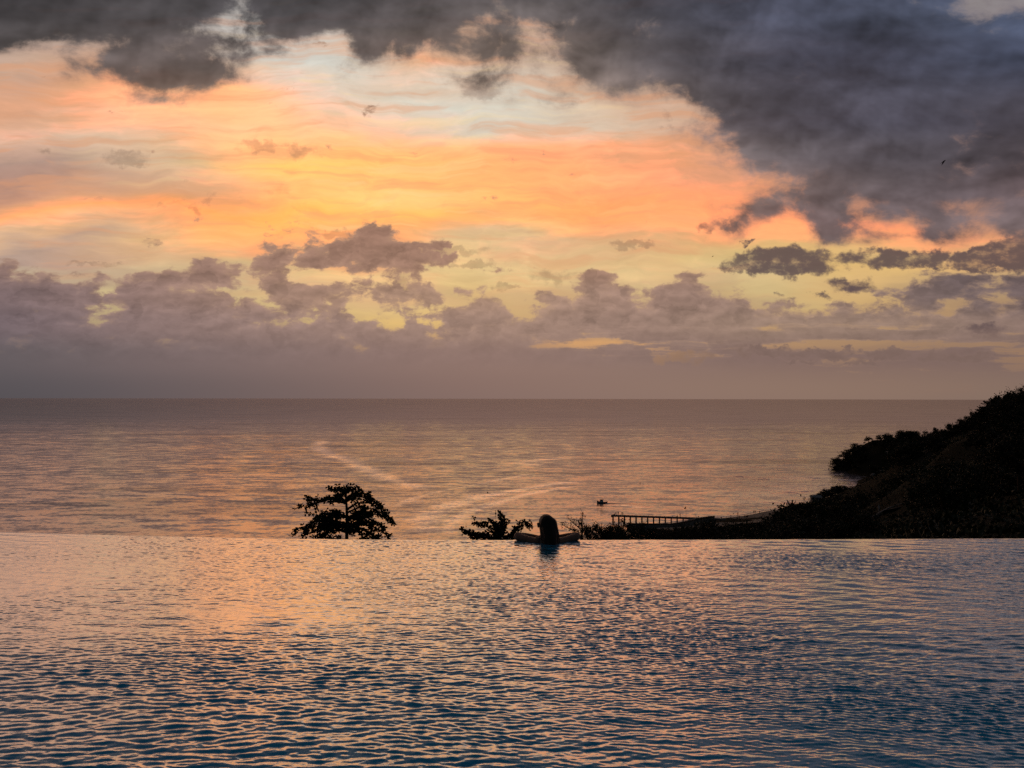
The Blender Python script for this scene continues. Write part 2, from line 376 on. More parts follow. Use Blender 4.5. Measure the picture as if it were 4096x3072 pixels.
colA_rows = {
 -420:[(0,(26,29,38)),(1100,(26,31,44)),(2212,(24,34,52))],
 -180:[(0,(46,45,52)),(1100,(46,48,58)),(2212,(44,54,74))],
 -60: [(0,(58,54,57)),(700,(64,60,64)),(1400,(66,66,74)),(2212,(66,74,92))],
 20:  [(0,(63,59,61)),(400,(84,78,80)),(700,(68,63,66)),(1000,(98,90,90)),(1200,(104,95,94)),(1400,(74,73,80)),(1700,(68,70,82)),(2000,(74,79,93)),(2212,(82,90,108))],
 110: [(0,(84,78,78)),(300,(96,86,85)),(450,(106,93,90)),(750,(100,88,86)),(1000,(120,105,98)),(1200,(126,110,102)),(1400,(86,81,83)),(1700,(64,63,73)),(2000,(70,72,84)),(2212,(68,74,90))],
 250: [(0,(130,112,102)),(1300,(146,124,112)),(1440,(122,108,102)),(1550,(86,81,84)),(1800,(78,75,82)),(2000,(74,73,82)),(2212,(76,72,78))],
 330: [(0,(140,118,104)),(1500,(140,118,108)),(1620,(104,96,94)),(1800,(94,87,89)),(2000,(88,83,87)),(2212,(92,82,84))],
 400: [(0,(150,124,106)),(1600,(138,116,106)),(1800,(118,104,101)),(2000,(102,93,94)),(2212,(112,94,92))],
 500: [(0,(150,122,104)),(1600,(126,105,98)),(1800,(110,97,95)),(2212,(112,96,92))],
}
colB_rows = {
 490: [(0,(165,128,110)),(800,(164,124,104)),(2212,(120,98,92))],
 580: [(0,(140,114,108)),(400,(158,126,112)),(800,(158,122,104)),(1300,(166,130,110)),(1700,(140,114,104)),(2000,(106,92,92)),(2212,(106,90,90))],
 640: [(0,(122,104,106)),(300,(148,121,114)),(700,(164,131,112)),(1100,(172,140,119)),(1400,(156,126,114)),(1700,(150,124,110)),(2050,(110,95,95)),(2212,(114,97,96))],
 700: [(0,(114,100,105)),(300,(140,117,113)),(700,(154,127,117)),(1100,(163,134,118)),(1400,(150,123,112)),(1700,(156,130,112)),(2212,(136,113,105))],
 770: [(0,(98,91,94)),(300,(117,102,102)),(700,(134,112,107)),(1100,(144,118,109)),(1400,(138,114,106)),(1700,(130,106,99)),(2212,(124,102,96))],
 850: [(0,(85,81,85)),(300,(99,89,91)),(700,(121,102,98)),(1100,(136,111,103)),(1500,(143,117,104)),(1900,(140,115,101)),(2212,(131,109,97))],
}
cA = grid(PX, PY, [(y, [(x, lin(c)) for x, c in st]) for y, st in colA_rows.items()])
cB = grid(PX, PY, [(y, [(x, lin(c)) for x, c in st]) for y, st in colB_rows.items()])
wide = t.noise(t.v('MULTIPLY', PN, (.45, 1.0, 1)), .7, 5, .5)[0]
relA = t.m('ADD', t.m('MULTIPLY', t.m('SUBTRACT', nAs, nA2), 1.3), t.m('MULTIPLY_ADD', t.m('SUBTRACT', dA, .9), -0.22, 1.0))
relA = t.m('MULTIPLY', relA, t.m('MULTIPLY_ADD', t.m('SUBTRACT', wide, .5), 1.5, .96))
low = t.mr(PY, 8.2, 6.6)                                             # relief fades into the murk at the horizon
puff = t.m('MULTIPLY', t.mr(nBs, .50, .57), t.mr(nB, .40, .55))
relB = t.m('ADD', t.m('MULTIPLY', t.m('SUBTRACT', nBs, nB2), .9), t.m('MULTIPLY', t.m('SUBTRACT', dB, .75), -0.16))
relB = t.m('ADD', relB, t.m('MULTIPLY_ADD', puff, -.17, .06))
relB = t.m('MULTIPLY_ADD', relB, low, 1.0)
cA = t.v('MULTIPLY', t.scale(cA, relA), t.xyz(.95, .985, t.mr(PX, 11.0, 17.0, 1.0, 1.10)))
cA = t.mix(t.m('MULTIPLY', t.mr(dA, .80, .25), .60), cA, t.mix(.35, lin((168, 132, 116)), sheet))
cB0 = t.mix(.45, sheet, cB)
cB = t.scale(cB, relB)
cB = t.mix(t.m('MULTIPLY', t.mr(dB, .85, .45), t.m('MULTIPLY', low, .35)), cB, lin((196, 158, 124)))
cC = t.mix(t.mr(PX, 13.5, 16.5), t.mix(.35, sheet, lin((122, 98, 88))), t.mix(t.mr(PY, 6.9, 7.3), lin((96, 80, 82)), lin((128, 105, 97))))
cC = t.scale(cC, t.m('MULTIPLY_ADD', t.m('SUBTRACT', dC, .8), -0.22, 1.0))

sky = t.mix(t.m('MULTIPLY', aB0, t.mr(PY, 8.6, 7.6)), sheet, cB0)
sky = t.mix(t.m('MULTIPLY', aB, t.mr(PY, 8.75, 7.7, .45, 1.0)), sky, cB)
sky = t.mix(t.m('MULTIPLY', aC, .93), sky, cC)
sky = t.mix(t.m('MULTIPLY', aA, .97), sky, cA)
# behind the camera and high overhead: physical dusk sky dimmed by cloud
ns = t.n.new('ShaderNodeTexSky'); ns.sky_type = 'NISHITA'; ns.sun_disc = False
ns.sun_elevation = SUN_EL; ns.sun_rotation = SUN_AZ; ns.air_density = 1.5; ns.dust_density = 2.0
back = t.mr(t.m('ABSOLUTE', az), 0.95, 1.9)
sky10 = t.scale(sky, 10.0)
sky10 = t.mix(back, sky10, t.v('ADD', t.scale(ns.outputs[0], 0.12), (0.16, 0.21, 0.32)))
sky10 = t.v('ADD', sky10, t.scale(ns.outputs[0], 0.004))
t.put(bg.inputs['Color'], sky10)

sun = bpy.data.lights.new('sun', 'SUN'); so = bpy.data.objects.new('sun', sun); COL.objects.link(so)
sun.energy = SUN_E = 0.03; sun.angle = math.radians(90.0); sun.color = (1.0, 0.62, 0.30)
so.rotation_euler = Vector((math.sin(SUN_AZ) * math.cos(SUN_EL), math.cos(SUN_AZ) * math.cos(SUN_EL), math.sin(SUN_EL))).to_track_quat('Z', 'Y').to_euler()
so.location = (0, 0, 60)

# ---------------------------------------------------------------- materials
def water_material(name, base, rough, power, gain, tint=(1, 1, 1)):
    """still water: a mirror that strengthens towards grazing view over a coloured body"""
    m = bpy.data.materials.new(name); m.use_nodes = True
    t = NT(m.node_tree); t.n.clear()
    o = t.n.new('ShaderNodeOutputMaterial'); mx = t.n.new('ShaderNodeMixShader')
    di = t.n.new('ShaderNodeBsdfDiffuse'); gl = t.n.new('ShaderNodeBsdfGlossy'); lw = t.n.new('ShaderNodeLayerWeight')
    di.inputs['Color'].default_value = (*base, 1); gl.inputs['Color'].default_value = (*tint, 1); gl.inputs['Roughness'].default_value = rough
    lw.inputs['Blend'].default_value = 0.5
    fr = t.m('MULTIPLY_ADD', t.mr(lw.outputs['Facing'], *power), gain, 0.02, clamp=True); t.put(mx.inputs[0], fr); m['mirror'] = fr.node.name
    t.l.new(di.outputs[0], mx.inputs[1]); t.l.new(gl.outputs[0], mx.inputs[2]); t.l.new(mx.outputs[0], o.inputs[0])
    def normal(sock):
        for n in (gl, lw): t.l.new(sock, n.inputs['Normal'])
    return m, t, gl, normal

M = {}
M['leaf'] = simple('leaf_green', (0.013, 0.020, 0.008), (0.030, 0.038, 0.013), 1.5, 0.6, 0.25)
M['leaf_dry'] = simple('leaf_olive', (0.018, 0.021, 0.009), (0.034, 0.034, 0.014), 1.5, 0.65, 0.25)
M['bark'] = simple('bark', (0.035, 0.026, 0.018), (0.075, 0.058, 0.042), 6, 0.9, 0.1, 0.5)
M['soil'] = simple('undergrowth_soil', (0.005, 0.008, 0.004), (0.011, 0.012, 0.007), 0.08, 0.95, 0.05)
M['sand'] = simple('sand', (0.30, 0.25, 0.19), (0.38, 0.32, 0.25), 0.12, 0.9, 0.1)
M['concrete'] = simple('concrete', (0.16, 0.155, 0.15), (0.26, 0.25, 0.235), 0.9, 0.9, 0.15, 0.3)
M['dark_wood'] = simple('weathered_timber', (0.06, 0.045, 0.035), (0.11, 0.085, 0.065), 0.8, 0.85, 0.1)
M['rim'] = simple('pool_tile', (0.03, 0.05, 0.07), (0.06, 0.08, 0.10), 9, 0.35, 0.4)
M['skin'] = simple('skin', (0.20, 0.105, 0.070), (0.25, 0.135, 0.092), 5, 0.42, 0.4)
M['hair'] = simple('hair', (0.006, 0.004, 0.003), (0.014, 0.008, 0.006), 30, 0.45, 0.25)
M['suit'] = simple('swimsuit', (0.01, 0.02, 0.06), (0.015, 0.03, 0.08), 20, 0.6, 0.3)
M['white'] = simple('white_paint', (0.62, 0.63, 0.64), (0.74, 0.74, 0.74), 1.2, 0.6, 0.3)
M['hull'] = simple('boat_paint', (0.16, 0.20, 0.22), (0.22, 0.26, 0.28), 1.0, 0.4, 0.4)
M['dark'] = simple('dark_glass', (0.012, 0.014, 0.016), (0.02, 0.02, 0.022), 2, 0.2, 0.5)
M['metal'] = simple('galvanised_metal', (0.30, 0.30, 0.30), (0.38, 0.38, 0.37), 3, 0.5, 0.5)
M['cloth_dark'] = simple('dark_clothes', (0.02, 0.02, 0.025), (0.05, 0.04, 0.04), 4, 0.9, 0.1)
M['cloth_red'] = simple('reddish_clothes', (0.10, 0.035, 0.03), (0.14, 0.05, 0.04), 4, 0.9, 0.1)
M['roof'] = simple('roof_sheet', (0.09, 0.13, 0.13), (0.13, 0.17, 0.17), 1.5, 0.6, 0.3)
M['rock'] = simple('shore_rock', (0.10, 0.095, 0.09), (0.20, 0.19, 0.175), 0.5, 0.9, 0.1, 0.4)
M['feather'] = simple('dark_feathers', (0.008, 0.008, 0.010), (0.02, 0.02, 0.022), 8, 0.7, 0.2)
M['asphalt'] = simple('asphalt', (0.035, 0.035, 0.037), (0.06, 0.06, 0.06), 0.6, 0.9, 0.1)
M['flag'] = simple('flag_cloth', (0.05, 0.06, 0.11), (0.08, 0.09, 0.14), 3, 0.8, 0.1)

# ---------------------------------------------------------------- pool
EDGE_PX = [(-500, 2118), (0, 2129), (550, 2143), (1100, 2153), (1500, 2156.5), (1800, 2158), (2300, 2157), (3100, 2153.5), (3600, 2150.5), (4096, 2148), (4600, 2143)]
_e = [on_z(x, y, 0.0) for x, y in EDGE_PX]
def y_edge(x): return np.interp(x, [p.x for p in _e], [p.y for p in _e])

def build_pool():
    x0, x1, y0 = -9.4, 9.4, 3.0
    nx, ny = 1500, 1050
    xs = np.linspace(x0, x1, nx); ye = y_edge(xs)
    k = np.ones(121) / 121; pad = np.pad(ye, 60, mode='edge'); ye = np.convolve(pad, k, mode='valid')
    # wave field by spectral synthesis, crests mostly across the view, shorter ripples riding on longer ones
    LX, LY = x1 - x0, 8.9; nyf = 1300
    rng = np.random.default_rng(11)
    kx = 2 * np.pi * np.fft.fftfreq(nx, LX / nx)[:, None]; ky = 2 * np.pi * np.fft.fftfreq(nyf, LY / nyf)[None, :]
    kk = np.sqrt(kx ** 2 + ky ** 2) + 1e-9; ang = np.arctan2(kx, ky)
    ang = np.abs((ang + np.pi / 2) % np.pi - np.pi / 2)              # 0 = wave running towards the viewer
    def field(lam, width, spread, seed, tilt=0.0):
        r = np.random.default_rng(seed)
        a2 = np.arctan2(kx, ky) - tilt; a2 = np.abs((a2 + np.pi / 2) % np.pi - np.pi / 2)
        k0 = 2 * np.pi / lam
        amp = np.exp(-(np.log(kk / k0) / width) ** 2) * np.exp(-(a2 / spread) ** 2) / kk ** 1.0
        amp[kk > 2 * np.pi / 0.026] = 0
        z = np.fft.ifft2(amp * (r.normal(size=(nx, nyf)) + 1j * r.normal(size=(nx, nyf)))).real
        sl = np.gradient(z, LY / nyf, axis=1); return z / sl.std()     # unit rms slope along y
    def patch(lx, ly, seed):
        r = np.random.default_rng(seed)
        f = np.fft.ifft2(np.exp(-(kx * lx / 2) ** 2 - (ky * ly / 2) ** 2) * (r.normal(size=(nx, nyf)) + 1j * r.normal(size=(nx, nyf)))).real
        f = f / f.std(); return f
    h = 0.034 * field(0.27, 0.50, 0.60, 3, 0.15) + 0.066 * field(0.088, 0.42, 0.58, 4, -0.12) * np.clip(1 + .40 * patch(1.5, 0.9, 8), .25, 1.9) \
        + 0.090 * field(0.050, 0.38, 0.62, 5, 0.20) * np.clip(1 + .45 * patch(1.0, .6, 9), .15, 2.0) + 0.030 * field(0.036, .3, .9, 6)
    X = np.repeat(xs[:, None], ny, 1)
    tt = np.linspace(0, 1, ny); tt = .55 * tt + .45 * tt ** 2                # finer near the viewer
    jf = np.clip(tt * (ye.mean() - y0) / LY * nyf, 0, nyf - 1.001); j0 = jf.astype(int); fj = (jf - j0)[None, :]
    h = h[:, j0] * (1 - fj) + h[:, j0 + 1] * fj
    Y = y0 + tt[None, :] * (ye[:, None] - y0)
    # calmer water towards the far left, livelier at the near end
    amp = 0.95 + 0.55 * np.clip((8.5 - Y) / 5, 0, 1) + 0.55 * np.clip((X + 1.0) / 5, 0, 1) - 0.42 * np.exp(-((X + 5.5) / 3.2) ** 2 - ((Y - 9.6) / 1.9) ** 2)
    dist = ye[:, None] - Y
    h = h * amp * np.clip(dist / 0.16, 0, 1) ** 0.8 
    # crests a little sharper than troughs
    Z = h + 6.0 * (h ** 2) 
    Z = Z - 0.02 * np.clip(1 - dist / 0.06, 0, 1) ** 2
    V = np.stack([X, Y, Z], -1).reshape(-1, 3)
    i = np.arange(nx - 1)[:, None] * ny + np.arange(ny - 1)[None, :]
    F = np.stack([i, i + ny, i + ny + 1, i + 1], -1).reshape(-1, 4)
    # the sheet spilling over the rim
    last = np.arange(nx) * ny + ny - 1
    nb = len(V); fall = np.stack([xs, ye + 0.012, np.full(nx, -0.35)], -1); V = np.concatenate([V, fall])
    F2 = np.stack([last[:-1], last[1:], nb + np.arange(1, nx), nb + np.arange(nx - 1)], -1)
    F = np.concatenate([F, F2])
    me = bpy.data.meshes.new('pool_water')
    me.vertices.add(len(V)); me.vertices.foreach_set('co', V.astype(np.float32).ravel())
    me.loops.add(F.size); me.loops.foreach_set('vertex_index', F.astype(np.int32).ravel())
    me.polygons.add(len(F)); me.polygons.foreach_set('loop_start', np.arange(0, F.size, 4, dtype=np.int32))
    me.polygons.foreach_set('use_smooth', np.ones(len(F), dtype=bool)); me.update(calc_edges=True)
    o = bpy.data.objects.new('pool_water', me); COL.objects.link(o); tag(o, kind='structure')
    m, t, b, set_normal = water_material('pool_water', (0.008, 0.42, 0.72), 0.04, (.34, .97), 0.98)
    tc = t.n.new('ShaderNodeTexCoord').outputs['Object']
    n1 = t.noise(t.v('MULTIPLY', tc, (0.7, 1.0, 1)), 30, 3, .6, dim='2D')[0]
    bn = t.n.new('ShaderNodeBump'); bn.inputs['Strength'].default_value = 0.35; bn.inputs['Distance'].default_value = 0.004
    t.put(bn.inputs['Height'], n1); set_normal(bn.outputs[0])
    me.materials.append(m)
    # wall under the rim
    w = MB(); n = 60; wx = np.linspace(x0, x1, n); wy = np.interp(wx, xs, ye)
    vs = []
    for a, c in zip(wx, wy): vs += [(a, c - 0.32, -0.045), (a, c - 0.004, -0.045), (a, c - 0.004, -3.2), (a, c - 0.32, -3.2)]
    fs = []
    for q in range(n - 1):
        for s in range(4): fs.append((q * 4 + s, q * 4 + (s + 1) % 4, (q + 1) * 4 + (s + 1) % 4, (q + 1) * 4 + s))
    fs += [(0, 3, 2, 1), tuple((n - 1) * 4 + s for s in range(4))]
    w.add(vs, fs)
    tag(w.build('pool_wall', M['rim']), 'dark overflow wall along the far rim of the infinity pool', 'pool wall')
build_pool()

# ---------------------------------------------------------------- sea
def build_sea():
    R = 60000.0; n = 96; m_ = MB(); vs = [(0, 300, SEAZ)]; fs = []
    radii = [40, 300, 1200, 5000, 20000, R]
    for r in radii:
        for k in range(n): vs.append((r * math.cos(2 * math.pi * k / n), 300 + r * math.sin(2 * math.pi * k / n), SEAZ))
    for k in range(n): fs.append((0, 1 + k, 1 + (k + 1) % n))
    for j in range(len(radii) - 1):
        for k in range(n): a = 1 + j * n + k; b = 1 + j * n + (k + 1) % n; fs.append((a, a + n, b + n, b))
    m_.add(vs, fs)
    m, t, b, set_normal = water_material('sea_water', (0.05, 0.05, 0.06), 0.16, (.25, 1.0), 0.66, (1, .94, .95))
    P = t.n.new('ShaderNodeTexCoord').outputs['Object']
    P = t.v('MULTIPLY', P, (1, 1, 0))
    px, py = t.sep(P)[0:2]
    big = t.noise(t.v('MULTIPLY', P, (1 / 420, 1 / 150, 0)), 1.0, 5, .6, 0.6)[0]          # gusts and slicks
    fine = t.noise(t.v('MULTIPLY', P, (1 / 75, 1 / 30, 0)), 1.0, 4, .6, 0.4)[0]
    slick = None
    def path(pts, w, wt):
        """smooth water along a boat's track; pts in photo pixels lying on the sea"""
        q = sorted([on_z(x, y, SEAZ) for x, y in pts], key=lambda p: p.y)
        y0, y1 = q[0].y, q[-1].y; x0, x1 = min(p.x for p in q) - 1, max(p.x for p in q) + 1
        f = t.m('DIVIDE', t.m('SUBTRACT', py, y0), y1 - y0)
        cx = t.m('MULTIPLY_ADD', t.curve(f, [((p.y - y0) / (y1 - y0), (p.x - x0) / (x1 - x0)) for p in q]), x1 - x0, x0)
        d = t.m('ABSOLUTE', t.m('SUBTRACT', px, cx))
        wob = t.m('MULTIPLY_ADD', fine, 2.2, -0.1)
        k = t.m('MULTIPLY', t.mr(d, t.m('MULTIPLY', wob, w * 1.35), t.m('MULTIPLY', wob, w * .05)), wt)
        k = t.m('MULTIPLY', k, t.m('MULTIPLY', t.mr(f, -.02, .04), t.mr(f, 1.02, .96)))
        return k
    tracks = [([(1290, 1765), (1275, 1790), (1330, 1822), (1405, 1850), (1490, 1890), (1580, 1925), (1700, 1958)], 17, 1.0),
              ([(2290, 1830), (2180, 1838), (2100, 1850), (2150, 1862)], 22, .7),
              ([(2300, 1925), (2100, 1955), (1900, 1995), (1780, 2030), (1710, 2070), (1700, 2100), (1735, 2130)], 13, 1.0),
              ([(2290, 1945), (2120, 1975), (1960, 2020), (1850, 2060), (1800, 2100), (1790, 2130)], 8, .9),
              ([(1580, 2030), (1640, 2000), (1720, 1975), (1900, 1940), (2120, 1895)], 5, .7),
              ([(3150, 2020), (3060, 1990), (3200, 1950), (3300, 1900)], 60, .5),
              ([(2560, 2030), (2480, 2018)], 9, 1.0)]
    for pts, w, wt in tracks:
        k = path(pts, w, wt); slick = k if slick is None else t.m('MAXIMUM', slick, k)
    rough_ = t.m('MAXIMUM', t.mr(big, .44, .64, 0.0, .30), t.m('MULTIPLY', slick, .25))                          # 1 = churned by wakes and gusts
    rough_ = t.m('MULTIPLY', rough_, t.mr(fine, .25, .55, .6, 1.0))
    near = t.mr(py, 500, 3800, 1.0, .08)
    amp = t.m('MULTIPLY', t.m('MULTIPLY_ADD', rough_, SEA_CALM, SEA_AMP), near)   # choppier near the shore
    n1 = t.noise(t.v('MULTIPLY', P, (1 / 4.2, 1 / 2.4, 0)), 1.0, 3, .6)[1]
    n2 = t.noise(t.v('MULTIPLY', P, (1 / 26, 1 / 13, 0)), 1.0, 3, .55)[1]
    n3 = t.noise(t.v('MULTIPLY', P, (1 / 95, 1 / 38, 0)), 1.0, 3, .55)[1]
    s1 = t.v('MULTIPLY', t.v('SUBTRACT', n1, (.5, .5, .5)), (.5, .8, 0))
    s2 = t.v('MULTIPLY', t.v('SUBTRACT', n2, (.5, .5, .5)), (.5, 1.0, 0))
    s3 = t.v('MULTIPLY', t.v('SUBTRACT', n3, (.5, .5, .5)), (.15, .45, 0))
    sl = t.scale(t.v('ADD', t.v('ADD', s1, s2), s3), amp)
    nrm = t.v('NORMALIZE', t.v('ADD', sl, (0, 0, 1)))
    set_normal(nrm)
    gust = t.noise(t.v('MULTIPLY', P, (1 / 520, 1 / 75, 0)), 1.0, 4, .55, 0.3)[0]         # long wind streaks, given a dimmer reflection
    track_sheen = t.m('MULTIPLY', slick, t.mr(fine, .30, .60, .45, 1.0))                          # boat tracks: extra sheen put in by a stronger mirror share
    g = t.m('ADD', t.m('MULTIPLY_ADD', track_sheen, .36, .65), t.m('MULTIPLY', t.mr(gust, .54, .66), -.13))
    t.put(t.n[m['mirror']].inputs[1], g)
    t.put(b.inputs['Roughness'], t.m('MULTIPLY', t.m('MULTIPLY_ADD', rough_, .14, SEA_ROUGH), t.m('MULTIPLY_ADD', near, .6, .4)))
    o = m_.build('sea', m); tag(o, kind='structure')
SEA_AMP, SEA_CALM, SEA_ROUGH = 0.30, 0.55, 0.15
build_sea()

# ---------------------------------------------------------------- terrain
def C(px, D): return (px - 2048) / FPX * D
TP = [  # x, y, height relative to the camera
 (0,12,-4),(-9,12,-4),(9,12,-4),(-30,15,-6),(30,15,-5),(0,60,-18.5),(-40,60,-19),(-100,150,-45),(0,150,-44),(-200,300,-84),(0,300,-82),(-260,380,-93),(0,380,-94),(0,480,-97),
 (-300,500,-97),(-400,200,-70),(-400,60,-30),(30,380,-88),(60,480,-92),(90,545,-92),
 (15,60,-15),(22,100,-23),(40,150,-31),(75,300,-58),(100,420,-76),(120,500,-85),
 (25,60,-12),(50,120,-20),(80,200,-33),(105,300,-50),(150,420,-66),(190,520,-80),
 (147,350,-54),(115,250,-39),(180,400,-46),(250,560,-74),
 (225,450,-32),(75,150,-23),(150,300,-33),(200,380,-30),(270,520,-30),(320,640,-44),
 (100,200,-22),(120,220,-14),(132,220,-9),(60,100,-12),(36,60,-8),(24,40,-6),(15,20,-4),(160,250,-4),(200,220,6),(300,300,16),(120,80,-2),(60,20,-3),(400,400,20),(600,300,30),(600,600,20),(350,480,0),
 (126,577,-88.5),(217,640,-88.5),(290,703,-88.6),(352,780,-88.6),(388,898,-88.5),(411,985,-88.5),(421,1035,-88.5),(202,653,-93),(274,722,-93),(336,797,-93),(366,905,-93.5),(394,990,-94),(404,1048,-94),(450,880,-78),(440,905,-84),(480,1130,-90),(620,1160,-90),(150,570,-86),(240,625,-83),
 (60,640,-96),(200,760,-96),(300,900,-97),(340,1050,-97),(450,1230,-97),(700,1250,-97),(40,560,-95),
 (424,960,-72),(430,1005,-66),(445,960,-59),(450,1010,-54),(520,990,-46),(620,1000,-30),(400,800,-66),(380,700,-60),(450,800,-42),(520,700,-15),(700,900,-10),(700,1100,-70),
]
tp = np.array(TP, float)
def _rbf():
    d = np.sqrt((tp[:, None, 0] - tp[None, :, 0]) ** 2 + (tp[:, None, 1] - tp[None, :, 1]) ** 2)
    n = len(tp); A = np.zeros((n + 3, n + 3)); A[:n, :n] = -d - np.eye(n) * 4.0
    A[:n, n] = 1; A[:n, n + 1:] = tp[:, :2]; A[n, :n] = 1; A[n + 1:, :n] = tp[:, :2].T
    return np.linalg.solve(A, np.concatenate([tp[:, 2], [0, 0, 0]]))
_w = _rbf()
def tz(x, y):
    x = np.asarray(x, float); y = np.asarray(y, float)
    d = np.sqrt((x[..., None] - tp[:, 0]) ** 2 + (y[..., None] - tp[:, 1]) ** 2)
    n = len(tp)
    return CAMZ + (-d @ _w[:n]) + _w[n] + _w[n + 1] * x + _w[n + 2] * y
def tzf(x, y): return float(tz(np.array([x]), np.array([y]))[0])

def build_terrain():
    ny, nx = 170, 190
    v = np.linspace(0, 1, ny); ys = 12.9 + (1290 - 12.9) * v ** 1.7
    V = np.zeros((ny, nx, 3))
    for j, y in enumerate(ys):
        xs = np.linspace(-(30 + y * .85), 60 + y * .95, nx)
        z = tz(xs, np.full(nx, y))
        bump = np.array([mnoise.noise(Vector((x / 14.0, y / 14.0, 0))) for x in xs]) * np.clip(y / 90, 0.1, 1.6)
        V[j, :, 0] = xs; V[j, :, 1] = y; V[j, :, 2] = z + bump
    m_ = MB(); fs = []
    for j in range(ny - 1):
        for i in range(nx - 1): a = j * nx + i; fs.append((a, a + 1, a + nx + 1, a + nx))
    m_.add(V.reshape(-1, 3).tolist(), fs)
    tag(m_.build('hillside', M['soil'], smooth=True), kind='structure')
build_terrain()

# beach: a tongue of sand between the waterline and the trees
def build_beach():
    line = [(2560, 2105), (2700, 2093), (2780, 2082), (2860, 2076), (2930, 2069), (2985, 2062), (3030, 2054), (3075, 2044), (3120, 2038), (3180, 2033), (3260, 2026), (3330, 2012)]
    pts = [on_z(x, y, SEAZ + 0.12) for x, y in line]
    m_ = MB(); vs = []; rows = [(-14, -0.75), (-5, -0.3), (0, 0.0), (6, .22), (14, .65), (26, 1.8), (42, 3.6)]
    for i, p in enumerate(pts):
        d = (pts[min(i + 1, len(pts) - 1)] - pts[max(i - 1, 0)]).normalized(); n = Vector((d.y, -d.x, 0))
        for r, h in rows: q = p + n * r; vs.append((q.x, q.y, SEAZ + 0.12 + h + .06 * mnoise.noise(q / 7)))
    k = len(rows); fs = []
    for i in range(len(pts) - 1):
        for j in range(k - 1): a = i * k + j; fs.append((a, a + k, a + k + 1, a + 1))
    m_.add(vs, fs)
    tag(m_.build('beach', M['sand'], smooth=True), kind='structure')
    # thin lip of white water and wet shine along the sand
    f = MB(); vs = []; fs = []
    for i in range(len(pts) - 1):
        for s in range(8):
            p = pts[i].lerp(pts[i + 1], s / 8); d = (pts[i + 1] - pts[i]).normalized(); n = Vector((d.y, -d.x, 0))
            a = -6.5 + 1.6 * mnoise.noise(p / 9); wv = .7 + .9 * abs(mnoise.noise(p / 4 + Vector((9, 0, 0))))
            for r in (0, wv): q = p + n * (a + r); vs.append((q.x, q.y, SEAZ + 0.10))
    for i in range(len(vs) // 2 - 1): fs.append((2 * i, 2 * i + 2, 2 * i + 3, 2 * i + 1))
    f.add(vs, fs)
    tag(f.build('surf', M['white']), kind='stuff', label='thin line of breaking surf along the sand', cat='surf')
build_beach()

# ---------------------------------------------------------------- trees
UP = Vector((0, 0, 1))
def rv(r): return Vector((r.gauss(0, 1), r.gauss(0, 1), r.gauss(0, 1)))

def limb_tree(name, base_px, Y, limbs, leaf, label, seed, trunk_r=.09, thick=1.0, stem=None):
    """leafy limbs drawn one by one: (polyline in px from the fork outwards, depth offset, fullness)"""
    r = random.Random(seed); f = at_y(base_px[0], base_px[1], Y); gz = tzf(f.x, Y) - .15
    root = empty(name, (f.x, Y, gz)); O = Vector((f.x, Y, gz)); wood, lv = MB(), MB(); fork = f - O
    if stem:
        T_ = [Vector((0, 0, 0)), fork * .5] + [at_y(x, y, Y) - O for x, y in stem]
        wood.tube(T_, [max(.03, trunk_r * (1 - .75 * i / (len(T_) - 1))) for i in range(len(T_))], 9)
    else: wood.tube([Vector((0, 0, 0)), fork * .5 + Vector((.1, 0, 0)), fork, fork + UP * .12], [trunk_r, trunk_r * .85, trunk_r * .7, trunk_r * .4], 9)
    for line, off, full in limbs:
        P_ = ([fork] if not stem else []) + [at_y(x, y, Y) - O + Vector((0, off * (i + (0 if stem else 1)) / len(line), 0)) for i, (x, y) in enumerate(line)]
        n = len(P_); wood.tube(P_, [max(.012, trunk_r * .55 * (1 - .85 * i / (n - 1))) for i in range(n)], 6)
        for i in range(1, n):
            seg = P_[i] - P_[i - 1]; d = seg.normalized(); m = max(2, int(seg.length / (leaf * .55)))
            for w in range(m):
                if i == 1 and w < m * .35: continue
                for q in range(max(1, int(full + r.random()))):
                    p = P_[i - 1].lerp(P_[i], (w + r.random()) / m)
                    tw = (d * .5 + rv(r) * .6 + UP * .15).normalized() * leaf * r.uniform(.3, 1.5) * thick
                    wood.tube([p, p + tw], [.010, .006], 4)
                    for k in range(6):
                        a = 2 * math.pi * (k + r.random()) / 6; sd = d.cross(UP).normalized()
                        dd = d * math.cos(a) + sd * math.sin(a) * .8 + UP * r.gauss(.15, .55)
                        lv.leaf(p + tw, dd, (UP * .5 + rv(r) * .6 + Vector((0, -.5, 0))).normalized(), leaf * r.uniform(.75, 1.15), leaf * r.uniform(.5, .68))
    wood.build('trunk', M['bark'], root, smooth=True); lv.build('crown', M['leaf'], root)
    tag(root, label, 'tree'); return root
